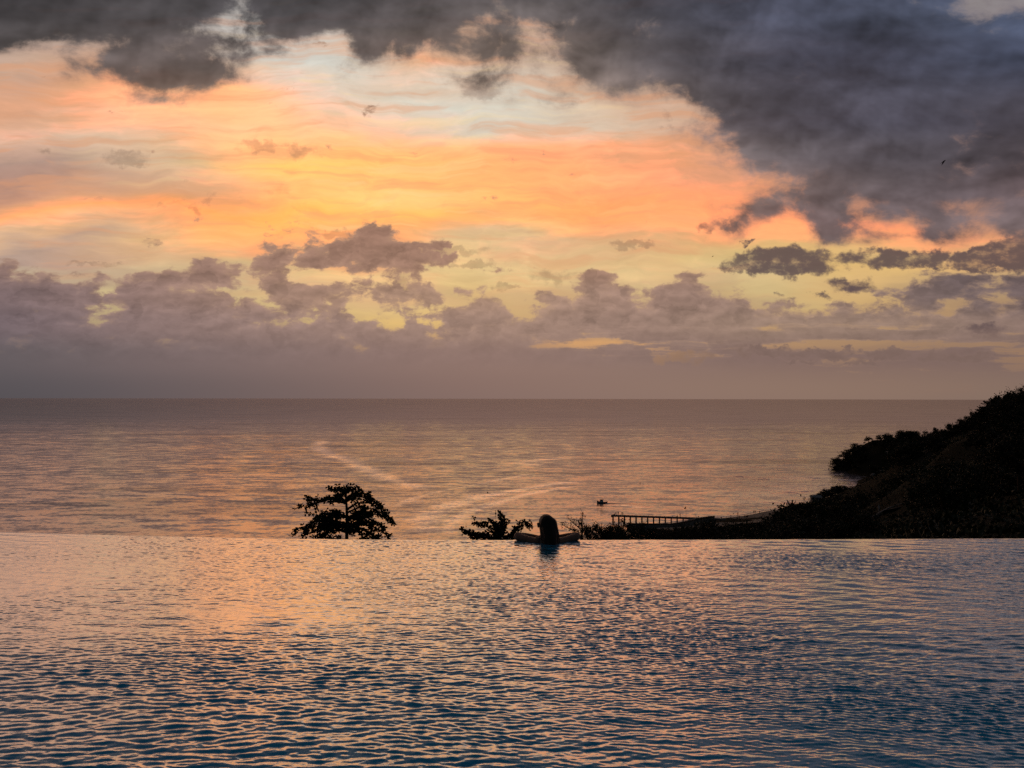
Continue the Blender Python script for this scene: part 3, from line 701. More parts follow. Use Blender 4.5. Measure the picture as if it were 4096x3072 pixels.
big_limbs = [
    ([(1383, 1976), (1368, 1965), (1345, 1959), (1328, 1960), (1318, 1966)], .3, 2.2), ([(1383, 1974), (1402, 1958), (1420, 1956), (1431, 1964)], -.2, 2.4), ([(1383, 1974), (1378, 1962), (1390, 1957)], 1.0, 2.2), ([(1383, 1976), (1392, 1962), (1372, 1960)], -1.0, 2.0),
    ([(1386, 2012), (1355, 1994), (1318, 1998), (1282, 2003), (1245, 2006), (1222, 1993)], .4, 2.2), ([(1386, 2012), (1360, 1990), (1336, 1992)], 1.2, 2.6), ([(1386, 2016), (1350, 2002), (1318, 2006)], -1.2, 2.4), ([(1300, 2004), (1262, 2014), (1222, 2026), (1192, 2032)], .3, 1.3), ([(1222, 2030), (1226, 2050), (1240, 2058)], .3, .9), ([(1262, 2012), (1268, 2032), (1276, 2052)], .3, .6),
    ([(1385, 1996), (1412, 1978), (1446, 1973), (1472, 1979), (1485, 1990)], -.4, 2.3), ([(1386, 2008), (1425, 1986), (1468, 1994), (1500, 2012), (1522, 2030)], .5, 1.9), ([(1386, 2006), (1404, 1988), (1430, 1990)], -1.3, 2.2),
    ([(1388, 2040), (1430, 2012), (1480, 2012), (1520, 2034), (1552, 2062), (1572, 2090)], -.3, 1.2), ([(1388, 2052), (1440, 2030), (1490, 2040), (1535, 2066)], 1.0, .9),
    ([(1389, 2066), (1340, 2052), (1302, 2060), (1266, 2074), (1242, 2096)], .2, 2.6), ([(1389, 2072), (1350, 2062), (1316, 2078), (1280, 2096)], 1.6, 2.4), ([(1389, 2070), (1340, 2066), (1290, 2084)], -1.6, 2.4),
    ([(1389, 2070), (1440, 2052), (1500, 2058), (1545, 2076), (1574, 2098)], .3, 2.4), ([(1389, 2080), (1440, 2066), (1490, 2082), (1536, 2104)], -1.4, 2.0), ([(1389, 2076), (1430, 2064), (1470, 2074)], 1.8, 2.6),
    ([(1389, 2104), (1330, 2092), (1280, 2104), (1236, 2114), (1200, 2122), (1178, 2134)], -.2, 2.2), ([(1389, 2110), (1340, 2106), (1296, 2122), (1250, 2138), (1200, 2150)], 1.2, 2.0), ([(1389, 2100), (1340, 2090), (1300, 2100)], -1.9, 2.8),
    ([(1389, 2108), (1440, 2096), (1495, 2110), (1535, 2132), (1558, 2150)], .2, 2.2), ([(1389, 2112), (1440, 2108), (1490, 2126), (1530, 2148)], -1.4, 2.0), ([(1389, 2104), (1430, 2092), (1472, 2104)], 1.9, 2.8),
    ([(1389, 2132), (1350, 2122), (1310, 2136), (1272, 2150)], .6, 2.6), ([(1389, 2134), (1430, 2124), (1476, 2140), (1510, 2156)], -.6, 2.6), ([(1389, 2140), (1370, 2120), (1384, 2100)], 2.0, 3.0), ([(1389, 2140), (1410, 2118), (1400, 2096)], -2.0, 3.0),
    ([(1389, 2160), (1320, 2160), (1250, 2176)], .8, 2.0), ([(1389, 2160), (1460, 2162), (1530, 2180)], -.8, 2.0)]
limb_tree('almond_tree', (1389, 2200), 60.0, big_limbs, .25, 'large dark almond tree in flat layered tiers above the pool edge, left of centre', 21, .17, 1.0,
    stem=[(1388, 2120), (1389, 2060), (1386, 2010), (1383, 1974), (1382, 1962)])
limb_tree('almond_tree', (2000, 2166), 42.0,
    [([(1955, 2150), (1905, 2140), (1872, 2128), (1858, 2120)], -.3, 3), ([(1965, 2156), (1925, 2150), (1885, 2150)], .4, 2.4), ([(1975, 2130), (1950, 2108), (1918, 2098), (1896, 2089)], .2, 2.0),
     ([(1990, 2130), (1984, 2105), (1968, 2082)], -.2, 2.6), ([(2004, 2130), (2004, 2100), (2008, 2076), (2004, 2062)], .1, 2.6), ([(2008, 2125), (2016, 2100), (2034, 2090)], .3, 2.2),
     ([(2030, 2146), (2056, 2122), (2084, 2100), (2106, 2098), (2124, 2107)], -.1, 2.6), ([(2030, 2156), (2052, 2146), (2058, 2134)], .5, 2.2), ([(2026, 2158), (2050, 2154), (2082, 2148)], -.4, 1.4), ([(1996, 2150), (1985, 2120)], .9, 2.5), ([(2002, 2148), (2012, 2116)], -.8, 2.5)],
    .185, 'small almond tree with big round leaves and up-turned limbs left of the bathing woman', 33)

def open_shrub(name, base_px, Y, stems, leaf, label, seed, nleaf=26, density=1.0, mat='leaf', depth=.5):
    """thin stems forking into twigs with loose leaf tufts; stems: list of px polylines from the base up"""
    r = random.Random(seed)
    b = at_y(base_px[0], base_px[1], Y); gz = tzf(b.x, Y) - .1
    root = empty(name, (b.x, Y, gz)); O = Vector((b.x, Y, gz)); wood, lv = MB(), MB()
    foot = Vector((0, 0, 0))
    for line in stems:
        off = r.uniform(-depth, depth)
        P_ = [foot] + [at_y(x, y, Y) - O + Vector((0, off * (i + 1) / len(line), 0)) for i, (x, y) in enumerate(line)]
        wood.tube(P_, [max(.008, .045 * (1 - .8 * i / len(P_))) for i in range(len(P_))], 6)
        for i in range(2, len(P_)):
            seg = P_[i] - P_[i - 1]
            for q in range(max(3, int(9 * density))):
                s = r.random(); p = P_[i - 1].lerp(P_[i], s)
                d = (seg.normalized() * .6 + rv(r) * .6 + UP * .35).normalized(); tl = r.uniform(.15, .5) * min(1.2, seg.length + .3)
                e = p + d * tl; wood.tube([p, e], [.008, .004], 4)
                for w in range(int(nleaf * density / 3)):
                    q_ = p.lerp(e, r.uniform(.35, 1.1)) + rv(r) * leaf * .7
                    lv.leaf(q_, rv(r) + UP * .3, rv(r).normalized(), leaf * r.uniform(.6, 1.2), leaf * r.uniform(.35, .6))
    wood.build('trunk', M['bark'], root, smooth=True); lv.build('crown', M[mat], root)
    tag(root, label, 'shrub'); return root

open_shrub('sapling', (2328, 2158), 40.0,
    [[(2328, 2165), (2328, 2130), (2318, 2112), (2300, 2098), (2285, 2084)], [(2328, 2160), (2330, 2120), (2330, 2096), (2335, 2068)],
     [(2326, 2162), (2316, 2128), (2290, 2122), (2262, 2108), (2254, 2104)], [(2328, 2158), (2330, 2110), (2322, 2090), (2308, 2076)],
     [(2328, 2150), (2310, 2132), (2296, 2128)]], .085, 'spindly sapling with sparse leaf tufts just right of the bathing woman', 5, 19, .85)
open_shrub('shrub', (2352, 2160), 36.0,
    [[(2352, 2165), (2350, 2140), (2345, 2122)], [(2352, 2165), (2362, 2136), (2372, 2118), (2384, 2102)], [(2354, 2165), (2346, 2130), (2350, 2108)], [(2352, 2166), (2368, 2152), (2384, 2148)]],
    .09, 'small forked shrub with an up-curving branch at the pool edge right of the sapling', 6, 26, 1.2)
bush_px = [(2420, 2162, 2110, 45), (2462, 2162, 2116, 40), (2500, 2160, 2100, 62), (2560, 2160, 2106, 66), (2612, 2162, 2128, 46), (2645, 2162, 2126, 38), (2668, 2162, 2128, 30), (2700, 2160, 2112, 58), (2752, 2160, 2098, 66)]
bush_lab = ['first low bush right of the forked shrub, standing apart at the pool edge', 'low bush with gaps between two others below the end of the pier', 'tallest bush in front of the dark quay end',
            'rounded bush in front of the dark quay wall', 'low bush below the gap of bright water under the quay', 'small bush beside the bright water gap under the quay',
            'tiny bush with one upright twig under the quay', 'bush with open twigs below the landward part of the quay', 'dense bush where the quay meets the trees']
for i, (bx, by, ty, hw) in enumerate(bush_px):
    r = random.Random(60 + i); st = []
    for k in range(7):
        a = -1 + 2 * k / 6; tx = bx + a * hw; tyy = ty + (by - ty) * (.62 * a * a + r.uniform(-.08, .12))
        st.append([(bx + a * 6, by + 6), (bx + a * hw * .55, by - (by - tyy) * .55), (tx, tyy)])
    o = open_shrub('bush', (bx, by), 46.0 + 2.5 * i, st, .12, bush_lab[i], 80 + i, 30, 1.25, 'leaf' if i % 2 else 'leaf_dry', .8)
    tag(o, cat='bush', group='bushes along the pool edge')

def wood_tree(seed, R, H, leafsize, nclus, per, mat):
    """broad tree: tapered trunk, forking limbs, crown of leaf clumps with gaps; base at origin"""
    r = random.Random(seed); wood, lv = MB(), MB()
    th = H * .38
    lean = Vector((r.uniform(-.08, .08), r.uniform(-.08, .08), 0)) * H
    tr = [Vector((0, 0, -.6)), Vector((0, 0, th * .5)) + lean * .3, Vector((0, 0, th)) + lean * .6, Vector((0, 0, H * .72)) + lean]
    wood.tube(tr, [.055 * H * .7, .04 * H * .7, .03 * H * .7, .008 * H], 7)
    ctr = []
    lobes = [(Vector((math.cos(a) * R * .5 * r.uniform(.6, 1.1), math.sin(a) * R * .5 * r.uniform(.6, 1.1), H * r.uniform(.16, .72))), R * r.uniform(.38, .62)) for a in [2 * math.pi * k / 8 + r.random() for k in range(8)]]
    lobes.append((Vector((lean.x, lean.y, H * .80)), R * .5))
    for k in range(nclus):
        c, rr = lobes[k % len(lobes)]; d = rv(r).normalized(); d.z = abs(d.z) * .9 - .25
        ctr.append(c + Vector((d.x, d.y, d.z * .8)) * rr * r.uniform(.55, 1.12))
    for c, rr in lobes:
        s = tr[2].lerp(tr[1], r.random() * .5); mid = s.lerp(c, .5) + UP * .06 * H
        wood.tube([s, mid, c], [.02 * H * .7, .013 * H * .7, .004 * H], 5)
    for ci, c in enumerate(ctr):
        cr = R * r.uniform(.12, .24)
        for q in range(per):
            g = rv(r) * cr * .6; g.z *= .7
            lv.leaf(c + g, rv(r) + UP * .2, rv(r).normalized(), leafsize * r.uniform(.6, 1.3), leafsize * r.uniform(.4, .75))
        if r.random() < .35:
            e = c + (c - Vector((0, 0, H * .5))).normalized() * cr * 1.6 + UP * cr * .5
            wood.tube([lobes[ci % len(lobes)][0], c, e], [.05, .035, .012], 4)
            for q in range(6): lv.leaf(c.lerp(e, r.uniform(.4, 1.05)) + rv(r) * leafsize * .5, rv(r) + UP, rv(r).normalized(), leafsize * .8, leafsize * .4)
    return wood.mesh('trunk', M['bark'], True), lv.mesh('crown', M[mat])

near_kinds = [wood_tree(100 + k, 3.6, 6.5, .30, 60, 60, 'leaf' if k % 2 else 'leaf_dry') for k in range(3)]
far_kinds = [wood_tree(200 + k, 4.2, 7.5, .62, 46, 34, 'leaf' if k % 2 else 'leaf_dry') for k in range(4)]

def plant(kind, x, y, h, label, group, rng, H0, name='broadleaf_tree', wide=1.0):
    z = tzf(x, y) - .2
    root = empty(name, (x, y, z), rng.uniform(0, 6.28)); s = h / H0
    root.scale = (s * wide, s * wide, s)
    for nm, me in zip(('trunk', 'crown'), kind):
        o = bpy.data.objects.new(nm, me); COL.objects.link(o); o.parent = root
    tag(root, label, 'tree', group); return root

# silhouette of the wooded slope as photographed: tree tops are grown to reach it
SIL = [(2790, 2068), (2850, 2060), (2905, 2078), (2960, 2076), (3015, 2082), (3060, 2070), (3100, 2066), (3138, 2020), (3180, 2004), (3222, 1996), (3264, 2001), (3310, 1988), (3352, 1978), (3395, 1974), (3440, 1965)]
RIDGE = [(3590, 1764), (3632, 1752), (3668, 1738), (3702, 1722), (3738, 1706), (3770, 1710), (3800, 1690), (3835, 1674), (3866, 1660), (3900, 1640), (3936, 1626), (3972, 1566), (3992, 1556), (4018, 1570), (4040, 1558), (4066, 1552), (4092, 1538), (4120, 1530), (4160, 1518)]
TIP = [(3352, 1842), (3368, 1812), (3392, 1794), (3418, 1782), (3446, 1778), (3474, 1782), (3500, 1780), (3518, 1770), (3542, 1768), (3566, 1782)]
rng = random.Random(4)
spots = []
def tan_top(x, y): d = ray(x, y); return d.x / d.y, d.z / d.y
for i, (x, y) in enumerate(SIL):
    tx, tt = tan_top(x, y); D = 95 + 6 * (i % 4) if x < 3110 else 210 + 14 * (i % 3)
    gx = tx * D; top = CAMZ + tt * D; h = min(15, max(3.0, top - tzf(gx, D)))
    kind = near_kinds[i % 3] if D < 160 else far_kinds[i % 4]
    plant(kind, gx, D, h, 'dark tree in the row rising from the quay to the bay, against sand or sea', 'trees in the row below the bay', rng, 6.5 if D < 160 else 7.5, wide=1.15 if h < 6 else .95); spots.append((gx, D))
for i, (x, y) in enumerate(RIDGE):
    tx, tt = tan_top(x, y)
    Ds = np.linspace(70, 620, 140); el = (tz(tx * Ds, Ds) - CAMZ) / Ds; D = float(Ds[int(np.argmax(el))])
    D = min(max(D, 120.0), 520.0); gx = tx * D; top = CAMZ + tt * D; h = min(16, max(3.2, top - tzf(gx, D)))
    lab = 'tall ragged tree at the right end of the ridge, crown against the sky' if x > 3960 else 'tree on the ridge line of the dark hill, crown against the sea'
    plant(near_kinds[i % 3] if D < 260 else far_kinds[i % 4], gx, D, h, lab, 'trees along the ridge line at the right end' if x > 3960 else 'trees along the ridge line of the hill', rng, 6.5 if D < 260 else 7.5, wide=1.2 if h < 6 else .9); spots.append((gx, D))
for i, (x, y) in enumerate(TIP):
    tx, tt = tan_top(x, y); D = 985.0 + 12 * (i % 3); gx = tx * D; top = CAMZ + tt * D; h = min(24, max(7, top - tzf(gx, D)))
    plant(far_kinds[i % 4], gx, D, h, 'rounded tree on top of the far rocky headland', 'trees on the far headland', rng, 7.5, wide=1.3); spots.append((gx, D))
for k in range(46):                                                  # the headland's low rounded woods
    az = rng.uniform(.402, .505); D = rng.uniform(905, 1015); x = az * D; z = tzf(x, D) - CAMZ
    if z < -86: continue
    plant(far_kinds[k % 4], x, D, rng.uniform(7, 11), 'low bushy tree covering the flank of the far headland', 'bushy trees covering the far headland', rng, 7.5, wide=1.35); spots.append((x, D))
for k in range(15):                                                   # trees along the shore of the bay
    az = (3285 + 11 * k - 2048) / FPX; Ds = np.linspace(480, 880, 300); ok = np.nonzero(tz(az * Ds, Ds) > SEAZ + 1.5)[0]
    if not len(ok): continue
    D = float(Ds[ok[-1]]) - rng.uniform(4, 30)
    plant(far_kinds[k % 4], az * D, D, rng.uniform(4.5, 9.0), 'rounded tree at the very edge of the shore between the little house and the bay', 'trees on the shore of the bay', rng, 7.5, wide=1.3); spots.append((az * D, D))
for k in range(34):                                                  # scrub on the slope above the bay
    az = rng.uniform(.40, .50); D = rng.uniform(430, 830); x = az * D; z = tzf(x, D) - CAMZ; h = rng.uniform(3.0, 5.5)
    if z < -86.5 or 1590.5 - (z + h) / D * FPX < float(np.interp(2048 + FPX * az, [p[0] for p in SIL + RIDGE], [p[1] for p in SIL + RIDGE])) + 2: continue
    plant(far_kinds[k % 4], x, D, h, 'low scrubby tree on the slope above the bay', 'scrubby trees above the bay', rng, 7.5, wide=1.6); spots.append((x, D))
for i, (x, y) in enumerate(RIDGE[:-1]):                               # second row just below the ridge line
    px_, py_ = (x + RIDGE[i + 1][0]) / 2, (y + RIDGE[i + 1][1]) / 2 + 16
    tx, tt = tan_top(px_, py_); Ds = np.linspace(70, 620, 140); D = min(max(float(Ds[int(np.argmax((tz(tx * Ds, Ds) - CAMZ) / Ds))]), 120), 520) - 14
    gx = tx * D; h = min(12, max(3.0, CAMZ + tt * D - tzf(gx, D)))
    plant(near_kinds[(i + 1) % 3] if D < 260 else far_kinds[(i + 1) % 4], gx, D, h, 'bushy tree just below the ridge line of the dark hill', 'trees just below the ridge line', rng, 6.5 if D < 260 else 7.5, wide=1.35); spots.append((gx, D))
KEEP = [(3440, 3680, 40, 262), (3400, 3520, 40, 830), (3225, 3300, 40, 330), (2900, 3125, 100, 640)]   # sight lines kept open: bend of road, bay, tree house, beach
n_wood = 0; tries = 0
while n_wood < 145 and tries < 6000:
    tries += 1
    az = rng.uniform(.16, .70); D = math.exp(rng.uniform(math.log(48), math.log(900))); x = az * D; z = tzf(x, D) - CAMZ
    if z < -84 or (z + 6) / D > (.02 if az > .6 else -.02): continue
    px = 2048 + FPX * az
    h = rng.uniform(.8, 1.25) * (4.2 if D < 110 else 6.2 if D < 300 else 8.5)
    ytop = 1590.5 - (z + h) / D * FPX
    lim = float(np.interp(px, [p[0] for p in SIL + RIDGE], [p[1] for p in SIL + RIDGE])) if px < 4160 else 1500
    if D < 700 and ytop < lim + 4: continue
    if D >= 700 and px < 3580: lim = float(np.interp(px, [p[0] for p in TIP], [p[1] for p in TIP])); 
    if D >= 700 and ytop < lim + 3: continue
    if px < 2760 and D > 70: continue
    if any(a < px < b and lo < D < hi and ytop < (2092 if a == 3440 else 1990 if a == 3400 else 2030 if a == 3225 else 2098) for a, b, lo, hi in KEEP): continue
    md = .028 * D + 1.2
    if any((x - a) ** 2 + (D - b) ** 2 < md * md for a, b in spots): continue
    spots.append((x, D)); n_wood += 1
    plant(near_kinds[n_wood % 3] if D < 140 else far_kinds[n_wood % 4], x, D, h, 'dark leafy tree within the unbroken wood covering the hill on the right', 'trees of the wood covering the hill', rng, 6.5 if D < 140 else 7.5, wide=1.1)

def build_undergrowth():
    r = random.Random(99); m = MB(); k = 0
    while k < 34000:
        az = r.uniform(.13, .76); D = math.exp(r.uniform(math.log(26), math.log(1040))); x = az * D
        z = tzf(x, D) if False else None
        m.v.append((x, D, 0)); k += 1
    P = np.array(m.v); Z = tz(P[:, 0], P[:, 1]); m2 = MB()
    for (x, D, _), z in zip(P, Z):
        if z - CAMZ < -86: continue
        if z - CAMZ > -0.02 * D and x / D < .6: pass
        s = .0022 * D + .16
        m2.leaf(Vector((x, D, z + r.uniform(-.1, .9) * s)), rv(r) + UP * .8, rv(r).normalized(), s * r.uniform(.8, 1.5), s * r.uniform(.5, .9))
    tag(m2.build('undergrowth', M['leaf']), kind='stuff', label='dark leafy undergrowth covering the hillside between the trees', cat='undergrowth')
build_undergrowth()

# ---------------------------------------------------------------- the bathing woman
def build_woman():
    cx, cy = at_y(2192, 2150, 11.42).x, 11.40
    root = empty('person', (cx, cy, -1.25))
    o = Vector((0, 0, 1.25))                                         # local z = world z + 1.25
    def V(x, y, z): return Vector((x, y, z)) + o
    caps = []
    def c(a, b, ra, rb): caps.append((a, b, ra, rb))
    # trunk: pelvis, waist, chest, leaning lightly on the rim
    c(V(-.09, -.06, -.58), V(.09, -.06, -.58), .115, .115); c(V(0, -.05, -.55), V(0, -.02, -.32), .125, .105)
    c(V(0, -.02, -.32), V(0, .0, -.10), .108, .125); c(V(-.075, .0, -.12), V(-.085, .02, .0), .085, .075); c(V(.075, .0, -.12), V(.085, .02, .0), .085, .075)
    c(V(-.15, .02, .028), V(.15, .02, .022), .054, .054); c(V(0, .02, -.05), V(0, .03, .06), .10, .065)
    c(V(0, .03, .06), V(-.01, .055, .16), .052, .050)                 # neck
    # head, turned a little to the left
    hx, hy, hz = -.015, .085, .255
    c(V(hx, hy - .015, hz + .012), V(hx, hy + .02, hz), .090, .085); c(V(hx - .015, hy + .045, hz - .06), V(hx - .02, hy + .06, hz - .085), .055, .036)
    c(V(hx - .025, hy + .105, hz + .005), V(hx - .03, hy + .125, hz - .022), .012, .016)            # nose
    c(V(hx - .025, hy + .098, hz - .052), V(hx - .02, hy + .098, hz - .056), .016, .016)            # lips
    c(V(-.132, .06, .212), V(-.132, .066, .256), .015, .023); c(V(-.128, .066, .236), V(-.09, .08, .242), .022, .024)   # left ear
    c(V(.085, .10, .238), V(.088, .105, .262), .014, .016)                                          # right ear under the hair
    # legs under water
    for s in (-1, 1):
        c(V(.09 * s, -.05, -.60), V(.10 * s, .0, -.92), .088, .060); c(V(.10 * s, .0, -.92), V(.10 * s, -.06, -1.19), .056, .036); c(V(.10 * s, -.06, -1.19), V(.11 * s, .08, -1.215), .034, .028)
    # arms along the rim, forearms folded back on top of it
    for s, ex, ez, ey in ((-1, -.440, .050, .19), (1, .440, .052, .19)):
        c(V(.165 * s, .03, .008), V(ex * .62, .09, .026), .058, .053); c(V(ex * .62, .09, .026), V(ex * .93, ey - .02, ez - .002), .053, .058); c(V(ex * .93, ey - .02, ez - .002), V(ex * .98, ey + .0, ez + .006), .058, .052)
        w = V(.15 * s, .248, .038); c(V(ex * .97, ey + .0, ez + .014), V(ex * .72, .205, .060), .052, .047); c(V(ex * .72, .205, .060), w, .047, .030)
        # hand: palm, four unequal fingers and a thumb, flat over the rim
        p = V(.085 * s, .262, .030); c(w, p, .026, .028); c(p + Vector((0, .018, 0)), p + Vector((-.03 * s, .02, -.004)), .022, .020)
        for q, L in enumerate((.062, .072, .068, .052)):
            a = p + Vector((-.038 * s, .036 - .019 * q, .002)); b = a + Vector((-L * .55 * s, .004, .002)); e = b + Vector((-L * .45 * s, .004, -.012))
            c(a, b, .0088, .0082); c(b, e, .0082, .0068)
        a = p + Vector((.0, .030, .004)); b = a + Vector((-.022 * s, .030, .0)); c(a, b, .0105, .0092); c(b, b + Vector((-.022 * s, .012, -.006)), .0092, .0076)
    body = bpy.data.objects.new('body', blob_mesh('body', caps, .0085, M['skin'], 5)); COL.objects.link(body); body.parent = root
    # long hair: a full cap over the skull falling down the back to the right
    h = []
    def k(a, b, ra, rb): h.append((a, b, ra, rb))
    k(V(-.020, .055, .290), V(-.010, .02, .280), .108, .112); k(V(-.03, .055, .27), V(-.012, .03, .19), .100, .100)
    k(V(.0, .02, .26), V(.035, -.035, .10), .112, .108); k(V(.035, -.035, .10), V(.055, -.09, -.01), .104, .082); k(V(.055, -.09, -.01), V(.055, -.115, -.06), .078, .05)
    k(V(.045, .02, .265), V(.092, -.02, .10), .090, .076); k(V(.092, -.02, .10), V(.112, -.07, -.02), .074, .044); k(V(-.055, .04, .22), V(-.045, -.01, .10), .070, .064); k(V(-.045, -.01, .10), V(-.02, -.08, .0), .062, .050)
    k(V(.11, .0, .18), V(.140, -.03, .03), .042, .030)
    hair = bpy.data.objects.new('hair', blob_mesh('hair', h, .010, M['hair'], 3)); COL.objects.link(hair); hair.parent = root
    r = random.Random(3); st = MB()
    for q in range(170):                                              # single locks and flyaways over the cap
        a = r.uniform(-1.5, 1.5); x = math.sin(a)
        p0 = V(-.012 + .06 * x, .02 + .05 * r.random(), .375 - .05 * abs(x))
        p1 = V(.005 + .124 * x, -.075 * math.cos(a) + .01, .25 + r.uniform(-.02, .02)); p2 = V(.055 + .100 * x, -.125 * math.cos(a) + .005, .08); p3 = V(.062 + .080 * x + r.gauss(0, .012), -.15 * math.cos(a), r.uniform(-.07, .02))
        pts = []
        for w in range(9):
            u = w / 8; b_ = [(1 - u) ** 3, 3 * u * (1 - u) ** 2, 3 * u * u * (1 - u), u ** 3]
            pts.append(sum((p * m_ for p, m_ in zip((p0, p1, p2, p3), b_)), Vector()) + Vector((.004 * math.sin(u * 14 + q), 0, 0)))
        st.tube(pts, [.0035] * 7 + [.0025, .001], 4)
    st.build('hair_locks', M['hair'], hair, smooth=True)
    sw = MB()
    for s in (-1, 1): sw.tube([V(.135 * s, -.045, -.10), V(.13 * s, -.052, -.02), V(.122 * s, -.03, .07), V(.11 * s, .03, .102)], .0055, 6)
    sw.tube([V(.15 * math.sin(a), -.118 * math.cos(a) + .0, -.105) for a in [x * .2 for x in range(-8, 9)]], .010, 6)
    sw.build('bikini_top', M['suit'], root, smooth=True)
    tag(root, 'woman with long dark hair leaning both arms on the pool rim, seen from behind', 'person')
build_woman()

# ---------------------------------------------------------------- small figures
def figure_mesh(kind):
    c = []
    A = lambda *p: Vector(p)
    if kind == 'stand':
        for s, f in ((-1, .10), (1, -.08)):
            c += [(A(.09 * s, 0, .86), A(.10 * s, f * .5, .46), .085, .060), (A(.10 * s, f * .5, .46), A(.11 * s, f, .06), .060, .042), (A(.11 * s, f, .05), A(.12 * s, f + .15, .035), .04, .033),
                  (A(.19 * s, 0, 1.38), A(.27 * s, .02, 1.10), .052, .042), (A(.27 * s, .02, 1.10), A(.27 * s, .10, .86), .040, .030), (A(.27 * s, .10, .86), A(.265 * s, .12, .78), .034, .022)]
        c += [(A(0, 0, .88), A(0, 0, 1.12), .135, .120), (A(0, 0, 1.12), A(0, .0, 1.34), .125, .135), (A(-.15, 0, 1.38), A(.15, 0, 1.38), .065, .065), (A(0, 0, 1.4), A(0, .02, 1.52), .055, .052), (A(0, .015, 1.58), A(0, .02, 1.63), .088, .092), (A(0, .10, 1.59), A(0, .108, 1.58), .018, .018)]
    else:
        for s in (-1, 1):
            c += [(A(.10 * s, 0, .10), A(.12 * s, .40, .22), .09, .065), (A(.12 * s, .40, .22), A(.12 * s, .62, .04), .06, .04), (A(.12 * s, .62, .04), A(.12 * s, .74, .035), .038, .03),
                  (A(.18 * s, .02, .58), A(.25 * s, .16, .36), .05, .04), (A(.25 * s, .16, .36), A(.16 * s, .36, .28), .038, .028), (A(.16 * s, .36, .28), A(.13 * s, .42, .27), .03, .022)]
        c += [(A(0, 0, .13), A(0, .01, .35), .14, .12), (A(0, .01, .35), A(0, .03, .55), .125, .13), (A(-.14, .03, .58), A(.14, .03, .58), .062, .062), (A(0, .04, .6), A(0, .06, .72), .052, .05), (A(0, .06, .78), A(0, .07, .83), .088, .09), (A(0, .15, .79), A(0, .155, .78), .018, .018)]
    return c
FM = {(k, m): blob_mesh('person', figure_mesh(k), .030, M[m], 2) for k in ('stand', 'sit') for m in ('cloth_dark',)}
FM[('stand', 'cloth_red')] = FM[('stand', 'cloth_dark')].copy(); FM[('stand', 'cloth_red')].materials[0] = M['cloth_red']
def figure(kind, mat, loc, rz, label, group, s=1.0):
    o = bpy.data.objects.new('person', FM[(kind, mat)]); COL.objects.link(o); o.location = loc; o.rotation_euler = (0, 0, rz); o.scale = (s * 1.6, s * 1.6, s * 1.15)
    tag(o, label, 'person', group); return o

# ---------------------------------------------------------------- pier on posts
def build_pier():
    a = on_z(2453, 2082, SEAZ); b = on_z(2757, 2092, SEAZ)           # first and last visible pile at the water
    d = (b - a); d.z = 0; L = d.length; d.normalize(); n = Vector((-d.y, d.x, 0)); ang = math.atan2(d.y, d.x)
    N = 13; step = L / N; top = 4.1
    root = empty('pier', (a.x, a.y, SEAZ)); z0 = 0
    dk = MB(); Ltot = L + 26
    dk.box((d.x * (Ltot / 2 - 1.0), d.y * (Ltot / 2 - 1.0), top - .55), (Ltot, 3.0, 1.10), ang)
    for k in range(28): dk.box((d.x * (k * Ltot / 28 - .6) , d.y * (k * Ltot / 28 - .6), top + .06), (.5, 3.3, .12), ang)
    dk.build('deck', M['concrete'], root)
    for k in range(N + 3):
        p = MB(); q = d * (step * k)
        for s in (-1.0, 1.0): p.box((q.x + n.x * s, q.y + n.y * s, (top - 1.1) / 2 - 1), (.95, .7, top + .9), ang, .92)
        p.box((q.x, q.y, top - 1.35), (.8, 2.9, .5), ang)
        p.build('pile', M['dark_wood'], root)
    hd = MB()                                                        # thicker head beam
    hd.box((d.x * -.6, d.y * -.6, top - .7), (1.4, 3.4, 1.397), ang); hd.build('end_beam', M['concrete'], root)
    tag(root, 'long narrow pier on a row of square posts running out from the trees', 'pier')
    def on_deck(px): # px column -> point on the deck axis
        best = min((k * .05 for k in range(-20, int(Ltot * 20))), key=lambda s_: abs((a + d * s_).x / (a + d * s_).y - (px - 2048) / FPX)); q = a + d * best
        return Vector((q.x, q.y, SEAZ + top + .12))
    G = 'people on the pier'
    figure('sit', 'cloth_dark', on_deck(2458), 1.6, 'person sitting at the very tip of the pier', G, 1.15)
    figure('stand', 'cloth_red', on_deck(2463.5), .4, 'slim standing person beside the seated one at the tip of the pier', G, 1.1)
    figure('stand', 'cloth_dark', on_deck(2472.5), .2, 'person standing alone between the pier tip and the standing pair', G, 1.2)
    figure('stand', 'cloth_dark', on_deck(2487), -1.2, 'left one of the pair standing close together on the pier', G, 1.15)
    figure('stand', 'cloth_red', on_deck(2491.5), 1.2, 'right one of the pair standing close together on the pier', G, 1.1)
    figure('sit', 'cloth_dark', on_deck(2709), 1.6, 'person seated on the landward part of the pier, left of a standing one', G, 1.15)
    figure('stand', 'cloth_dark', on_deck(2719.5), 2.0, 'person standing on the landward part of the pier below the flag', G, 1.2)
    fp = on_deck(2743); r2 = empty('flagpole', fp); m = MB(); m.tube([(0, 0, 0), (0, 0, 4), (0, 0, 7.6)], [.075, .06, .045], 6); m.sphere((0, 0, 7.65), .09); m.build('pole', M['metal'], r2)
    f = MB(); vs = []; nn = 12
    for i in range(nn + 1):
        u = i / nn
        for w in (0, 1):
            hgt = 1.5 * (1 - .45 * u)
            vs.append((-.05 - 1.25 * u, .12 * math.sin(u * 7), 7.45 - w * hgt - 1.15 * u ** 1.2 + .06 * math.sin(u * 9)))
    f.add(vs, [(2 * i, 2 * i + 1, 2 * i + 3, 2 * i + 2) for i in range(nn)])
    fo = f.build('flag', M['flag'], r2); so_ = fo.modifiers.new('thick', 'SOLIDIFY'); so_.thickness = .03
    tag(r2, 'thin flagpole with a drooping dark flag at the landward end of the pier', 'flagpole')
build_pier()

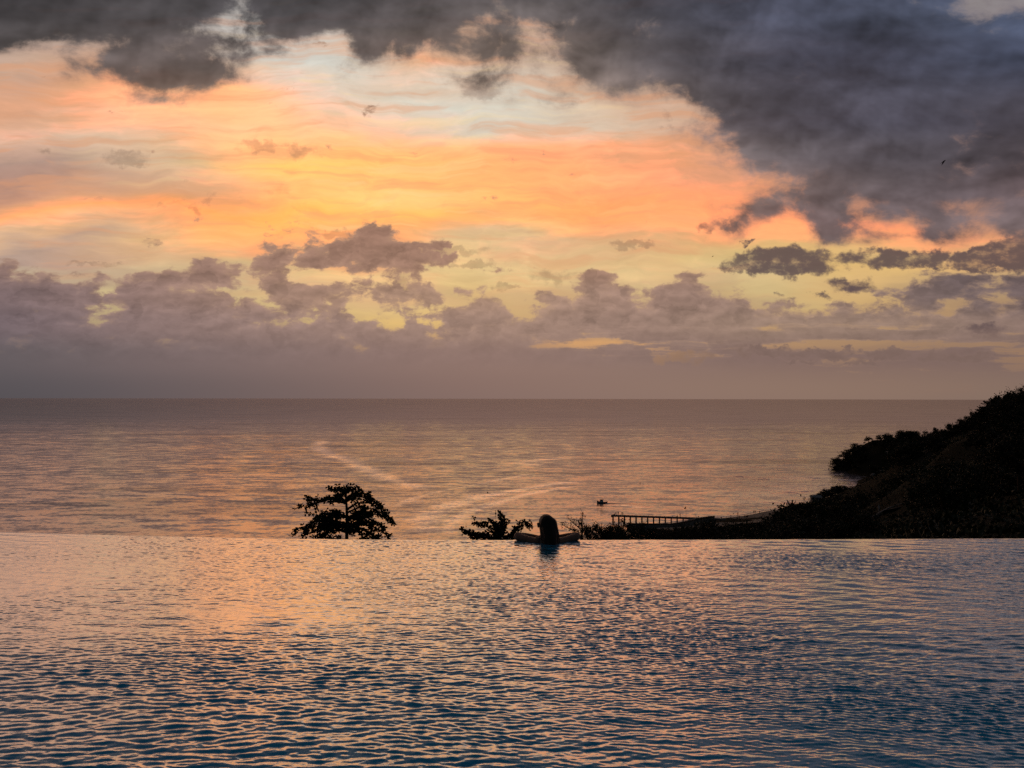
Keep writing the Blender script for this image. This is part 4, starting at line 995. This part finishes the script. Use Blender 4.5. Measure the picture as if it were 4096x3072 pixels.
def build_quay():
    a = on_z(2516, 2112, SEAZ); px = [(2516, 2112), (2600, 2113), (2690, 2113), (2740, 2110), (2800, 2104), (2860, 2100)]
    P_ = [on_z(x, y, SEAZ) for x, y in px]; hs = [3.3, 3.3, 3.3, 4.0, 5.6, 6.5]
    root = empty('quay_wall', (a.x, a.y, SEAZ)); A = Vector((a.x, a.y, SEAZ)); m = MB(); vs = []
    for i, p in enumerate(P_):
        d = (P_[min(i + 1, len(P_) - 1)] - P_[max(i - 1, 0)]).normalized(); n = Vector((-d.y, d.x, 0)); q = p - A
        for off, z in ((0, -2), (0, hs[i] - .5), (4.5, hs[i] - .5), (4.5, -2)): vs.append((q.x + n.x * off, q.y + n.y * off, z))
    fs = []
    for i in range(len(P_) - 1):
        for s in range(4): fs.append((i * 4 + s, i * 4 + (s + 1) % 4, (i + 1) * 4 + (s + 1) % 4, (i + 1) * 4 + s))
    fs.append((0, 1, 2, 3)); fs.append(tuple((len(P_) - 1) * 4 + s for s in (3, 2, 1, 0)))
    m.add(vs, fs); m.build('wall', M['concrete'], root)
    c = MB(); vs = []
    for i, p in enumerate(P_):
        d = (P_[min(i + 1, len(P_) - 1)] - P_[max(i - 1, 0)]).normalized(); n = Vector((-d.y, d.x, 0)); q = p - A
        for off, z in ((-.35, hs[i] - .497), (-.35, hs[i]), (.9, hs[i]), (.9, hs[i] - .497)): vs.append((q.x + n.x * off, q.y + n.y * off, z))
    c.add(vs, fs); c.build('coping', M['dark_wood'], root)
    tag(root, 'low dark concrete quay wall curving in front of the pier posts', 'quay')
build_quay()

# people along the beach
G = 'people along the waterline of the beach'
for px_, py_, kind, mat, rz, lab in [
    (2953, 2053, 'sit', 'cloth_dark', 2, 'bather low in the shallows, farthest left off the beach'),
    (2958, 2073, 'stand', 'cloth_dark', .3, 'person on the wet sand just above the bush tops, leftmost on land'),
    (2979.5, 2070, 'stand', 'cloth_dark', 1.0, 'person on the wet sand just left of the cluster by the bushes'),
    (2985, 2071, 'stand', 'cloth_dark', 2.2, 'left one of the dark cluster of people by the bushes'),
    (2989, 2071, 'stand', 'cloth_dark', -.5, 'middle one of the dark cluster of people by the bushes'),
    (2992, 2070, 'stand', 'cloth_red', .9, 'right one of the dark cluster of people by the bushes'),
    (3016, 2051, 'stand', 'cloth_dark', .1, 'left one of two people wading at the mid beach'),
    (3022, 2051, 'stand', 'cloth_dark', 1.9, 'right one of two people wading at the mid beach'),
    (3039, 2053, 'stand', 'cloth_dark', .6, 'person alone on the wet sand right of the two waders'),
    (3099.5, 2040, 'stand', 'cloth_dark', .2, 'left one of the two people walking at the far end of the beach'),
    (3104, 2040, 'stand', 'cloth_dark', 1.4, 'right one of the two people walking at the far end of the beach')]:
    p = on_z(px_, py_, SEAZ + .1); figure(kind, mat, p, rz, lab, G, 1.12)

# ---------------------------------------------------------------- boats and marks on the water
def build_boat(px, py, name, L, label, small=False):
    p = on_z(px, py, SEAZ); root = empty(name, p, math.pi + .10)        # bow to the left
    st = [(-.5, .80, .62, .55), (-.25, .98, .60, .55), (0, 1.0, .62, .62), (.25, .86, .72, .78), (.42, .45, .95, 1.05), (.5, .03, 1.2, 1.3)]
    hw = L * .16; m = MB(); vs = []
    for u, w, z1, z2 in st:
        x = u * L; h = L * .19
        vs += [(x, -w * hw, h * z2 * 1.35), (x, -w * hw * .92, h * .35), (x, -w * hw * .45, -h * .55), (x, w * hw * .45, -h * .55), (x, w * hw * .92, h * .35), (x, w * hw, h * z2 * 1.35), (x, w * hw * .8, h * z2 * 1.2), (x, -w * hw * .8, h * z2 * 1.2)]
    fs = [(i * 8 + s, i * 8 + (s + 1) % 8, (i + 1) * 8 + (s + 1) % 8, (i + 1) * 8 + s) for i in range(len(st) - 1) for s in range(8)] + [tuple(range(7, -1, -1))]
    m.add(vs, fs); m.build('hull', M['hull'], root)
    h = L * .19
    if not small:
        c = MB(); c.box((L * .04, 0, h * 1.35), (L * .34, hw * 1.3, h * 1.1), 0, .82); cab = c.build('cabin', M['white'], root)
        w = MB(); w.box((L * .04, 0, h * 1.58), (L * .315, hw * 1.20, h * .34), 0, .93); w.build('window', M['dark'], cab)
        r = MB(); r.box((L * .0, 0, h * 1.96), (L * .36, hw * 1.2, h * .12)); r.build('canopy', M['hull'], root)
        k = MB(); k.tube([(-L * .08, 0, h * 1.9), (-L * .08, 0, h * 3.0)], [.06, .04], 5); k.tube([(L * .05, .2, h * 1.9), (L * .05, .2, h * 2.9)], [.05, .03], 5); k.tube([(-L * .16, 0, h * 2.85), (L * .12, 0, h * 2.9)], .05, 5); k.build('mast', M['metal'], root)
        k = MB(); k.tube([(L * .30, hw * .7, h * 1.3), (L * .47, hw * .2, h * 2.1), (L * .53, 0, h * 2.5), (L * .47, -hw * .2, h * 2.1), (L * .30, -hw * .7, h * 1.3)], .04, 5); k.build('bow_rail', M['metal'], root)
        e = MB(); e.box((-L * .53, 0, h * .55), (L * .07, hw * .7, h * 1.2), 0, .8); e.build('outboard_engine', M['dark'], root)
    tag(root, label, 'boat'); return root
build_boat(2408, 2013, 'motor_boat', 8.4, 'small dark motor boat with cabin and mast heading left above the pier')
_b = on_z(2561, 1934, SEAZ); m_ = MB(); m_.sphere((0, 0, .08), (.36, 1.6, .10), 12, 8)
_o = m_.build('paddleboard', M['white'], None, True); _o.location = _b; _o.rotation_euler = (0, 0, .2); tag(_o, 'tiny far paddleboard carrying a standing figure, out above the pier', 'paddleboard')
_p = bpy.data.objects.new('person', FM[('stand', 'cloth_dark')]); COL.objects.link(_p); _p.location = _b + Vector((0, 0, .15)); _p.scale = (1.3, 1.3, 1.0); tag(_p, 'lone person standing on the tiny far paddleboard', 'person')

# wake of the motor boat: two low ridges of water drawn out behind it
def wake():
    m = MB(); a = on_z(2424, 2014, SEAZ)
    for s in (-1, 1):
        vs = []; n = 40
        for i in range(n + 1):
            u = i / n; x = a.x + 46 * u; y = a.y - 3.5 * u + s * (.8 + 4.5 * u) + .5 * mnoise.noise(Vector((u * 9, s, 0))); w = .5 + .8 * u
            vs += [(x, y - w, SEAZ - .02), (x, y, SEAZ + .26 * (1 - u) + .03), (x, y + w, SEAZ - .02)]
        fs = []
        for i in range(n): fs += [(3 * i, 3 * i + 3, 3 * i + 4, 3 * i + 1), (3 * i + 1, 3 * i + 4, 3 * i + 5, 3 * i + 2)]
        m.add(vs, fs)
    tag(m.build('boat_wake', bpy.data.materials['sea_water'], smooth=True), kind='structure')
wake()

def buoy(px, py, h, label, r=.22):
    p = on_z(px, py, SEAZ); root = empty('marker_buoy', p)
    f = MB(); f.sphere((0, 0, .1), (r * 2.0, r * 2.0, .42), 10, 8); f.build('float', M['dark'], root, True)
    k = MB(); k.tube([(0, 0, .3), (.02, 0, h * .6), (.05, 0, h)], [r * .6, r * .55, r * .35], 7); k.build('staff', M['dark'], root)
    t_ = MB(); t_.sphere((.05, 0, h), (r * 1.1, r * 1.1, .3), 8, 6); t_.build('topmark', M['dark'], root)
    tag(root, label, 'buoy', 'marker buoys')
buoy(1983, 2053, 1.9, 'dark marker buoy just above the top of the small almond tree', .30)
buoy(1865, 2107, 1.9, 'slender marker buoy above the left limb of the small almond tree', .16)
bo = MB(); q = on_z(1951, 1971, SEAZ); bo.sphere((0, 0, .25), (.5, .5, .55), 10, 8); bo.tube([(0, 0, .7), (0, 0, 1.0)], .09, 6)
b_ = bo.build('float_ball', M['dark'], None, True); b_.location = q; tag(b_, 'tiny round mooring float far out above the small almond tree', 'buoy')

# ---------------------------------------------------------------- birds
def build_bird(px, py, Y, pts, span, label):
    """pts: (nose, wing tip A, wing tip B, tail) in px; swallow-like bird with swept wings"""
    c = at_y(px, py, Y); root = empty('bird', c)
    P_ = [at_y(x, y, Y) - c for x, y in pts]; nose, wa, wb, tail = P_
    wa = wa + Vector((0, -span * .35, 0)); wb = wb + Vector((0, span * .35, 0))
    ax = (nose - tail); b = MB(); body = [tail.lerp(nose, u) for u in (0, .25, .5, .72, .88, 1)]; R = ax.length
    b.tube(body, [R * k for k in (.015, .06, .105, .10, .07, .02)], 8)
    b.tube([tail, tail - ax * .22 + Vector((0, R * .10, 0))], [R * .04, R * .008], 5); b.tube([tail, tail - ax * .22 - Vector((0, R * .10, 0))], [R * .04, R * .008], 5)
    b.build('body', M['feather'], root, True)
    for w in (wa, wb):
        m = MB(); s0 = tail.lerp(nose, .30); s1 = tail.lerp(nose, .88); vs = []; n = 8
        for i in range(n + 1):
            u = i / n; mid = s1.lerp(w, u) + ax * .10 * math.sin(u * math.pi); e = s0.lerp(w, u) - ax * .02 * math.sin(u * math.pi)
            th = R * .022 * (1 - u) + .002
            off = Vector((0, 0, th)); vs += [mid + off, e + off, e - off, mid - off]
        fs = [(4 * i + s, 4 * i + (s + 1) % 4, 4 * i + 4 + (s + 1) % 4, 4 * i + 4 + s) for i in range(n) for s in range(4)] + [(3, 2, 1, 0), (4 * n, 4 * n + 1, 4 * n + 2, 4 * n + 3)]
        m.add(vs, fs); m.build('wing', M['feather'], root, True)
    tag(root, label, 'bird')
build_bird(3771, 644, 38, [(3781.5, 637.5), (3759, 651.5), (3769, 657), (3764, 649)], .3, 'dark swallow-like bird with swept wings flying before the grey cloud, upper right')
build_bird(2849, 1024, 70, [(2853.5, 1021.5), (2845.5, 1026.5), (2850.5, 1026), (2846.5, 1025.6)], .25, 'tiny distant bird over the glowing sky right of centre')

def hit(px, py, lo=60.0, hi=1100.0, lift=.4):
    """distance at which a sight line first meets the slope"""
    Ds = np.linspace(lo, hi, 900); d = ray(px, py); x = Ds * d.x / d.y; z = CAMZ + Ds * d.z / d.y
    k = np.nonzero(tz(x, Ds) + lift > z)[0]
    return float(Ds[k[0]]) if len(k) else hi
# ---------------------------------------------------------------- houses, road and rocks on the slope
def house(px, py, D0, w, h, dpt, rz, label, wallm, roofm, gable=True):
    D = hit(px, py, 120, 1000, .3); p = at_y(px, py, D); k_ = D / D0; root = empty('house', (p.x, D, p.z), rz); root.scale = (k_, k_, k_)
    b = MB(); b.box((0, 0, h / 2 - 1.2), (w, dpt, h + 2.4)); b.build('wall', M[wallm], root)
    r = MB(); o = .35
    if gable:
        rh = w * .22; vs = [(-w / 2 - o, -dpt / 2 - o, h), (w / 2 + o, -dpt / 2 - o, h), (w / 2 + o, dpt / 2 + o, h), (-w / 2 - o, dpt / 2 + o, h), (-w / 2 - o, 0, h + rh), (w / 2 + o, 0, h + rh)]
        r.add(vs, [(0, 1, 5, 4), (2, 3, 4, 5), (1, 2, 5), (3, 0, 4), (0, 3, 2, 1)])
    else: r.box((0, 0, h + .155), (w + .5, dpt + .5, .3))
    r.build('roof', M[roofm], root)
    for k in (-1, 1):
        f = MB(); f.box((k * w * .24, -dpt / 2 - .02, h * .55), (w * .2, .10, h * .34)); wi = f.build('window', M['white'], root)
        g = MB(); g.box((k * w * .24, -dpt / 2 - .085, h * .55), (w * .165, .03, h * .28)); g.build('pane', M['dark'], wi)
    d = MB(); d.box((0, -dpt / 2 - .03, h * .32), (w * .15, .08, h * .62)); d.build('door', M['dark_wood'], root)
    tag(root, label, 'house'); return root
house(3560, 1822, 830, 5.2, 4.6, 5, .15, 'small white house among the trees where the headland joins the hill', 'white', 'metal', False)
house(3264, 2004, 300, 3.2, 1.7, 3.4, -.1, 'little house with a grey-green roof half buried in trees above the beach', 'concrete', 'roof')
ar = on_z(3526, 1893, SEAZ + 6); root = empty('stone_arch', (ar.x, ar.y, ar.z)); m = MB()
m.tube([(-1.6, 0, -3), (-1.6, 0, 1.2), (-1.2, 0, 2.5), (0, 0, 3.1), (1.2, 0, 2.5), (1.6, 0, 1.2), (1.6, 0, -3)], .5, 7); m.build('arch', M['concrete'], root)
m = MB(); m.box((0, 0, 3.75), (4.6, 1.3, .55)); m.build('cap', M['concrete'], root); tag(root, 'small grey masonry arch by the shore at the back of the bay', 'arch')

def rock(px, py, dz, s, label, seed):
    p = on_z(px, py, SEAZ + dz); m = MB(); m.sphere((0, 0, 0), (s * 1.3, s, s * .75), 14, 10)
    m.v = [tuple(Vector(v) * (1 + .30 * mnoise.noise(Vector(v) / s * 1.3 + Vector((seed, 0, 0))))) for v in m.v]
    o = m.build('shore_rock', M['rock' if seed % 2 else 'concrete'], None); o.location = p; tag(o, label, 'rock', 'rocks along the shore of the bay')
for i, (px, py, dz, s, lab) in enumerate([(3497, 1899, 1.0, 3.0, 'pale boulder on the shore at the inner corner of the bay'), (3512, 1888, 2.2, 2.2, 'smaller grey rock between the pale boulder and the masonry arch'), (3442, 1946, .6, 2.2, 'pale wet rock at the point where the bay opens'),
    (3432, 1942, .3, 1.4, 'small rock awash left of the pale wet rock'), (3358, 1842, 7.0, 2.6, 'light rock ledge on the tip of the headland'), (3347, 1866, .3, 3.4, 'dark rock at the waterline of the headland tip'), (3365, 1876, .2, 2.6, 'dark rock in the shadowed water under the headland')]):
    rock(px, py, dz, s, lab, i)

# bend of the road with its pale parapet
def build_road():
    line = [(3478, 2072, 150), (3500, 2060, 160), (3525, 2045, 172), (3555, 2028, 184), (3590, 2014, 196), (3628, 2004, 206), (3668, 1998, 215)]
    P_ = [at_y(x, y, hit(x, y, 60, 400, .8)) for x, y, D in line]; n = len(P_)
    par = MB(); vs = []; rd = MB(); rv_ = []
    for i, p in enumerate(P_):
        d = P_[min(i + 1, n - 1)] - P_[max(i - 1, 0)]; d.z = 0; d.normalize(); s = Vector((-d.y, d.x, 0))
        for off, z in ((0, -2.2), (0, .0), (.30, .0), (.30, -2.2)): q = p + s * off; vs.append((q.x, q.y, p.z + z))
        for off, z in ((.3 - 6.0, -1.9), (-.004, -.75)): q = p + s * off; rv_.append((q.x, q.y, p.z + z))
    fs = [(4 * i + k, 4 * i + (k + 1) % 4, 4 * i + 4 + (k + 1) % 4, 4 * i + 4 + k) for i in range(n - 1) for k in range(4)] + [(0, 1, 2, 3), tuple(4 * (n - 1) + k for k in (3, 2, 1, 0))]
    par.add(vs, fs); o = par.build('parapet_wall', M['concrete']); tag(o, 'pale low parapet curving along the bend of the hillside road', 'parapet')
    rd.add(rv_, [(2 * i, 2 * i + 2, 2 * i + 3, 2 * i + 1) for i in range(n - 1)]); tag(rd.build('road', M['asphalt']), kind='structure')
    b = at_y(3516.5, 2043, hit(3516.5, 2046, 60, 400, .8) + 1); root = empty('road_post', (b.x, b.y, b.z - 2)); m = MB(); m.tube([(0, 0, 0), (0, 0, 2.0), (0, 0, 3.7)], [.12, .10, .07], 7); m.build('pole', M['metal'], root)
    m = MB(); m.sphere((0, 0, 2.9), (.22, .10, .55), 9, 7); m.build('sign_plate', M['metal'], root, True); tag(root, 'slim pale post with a narrow plate standing above the road parapet', 'post')
build_road()
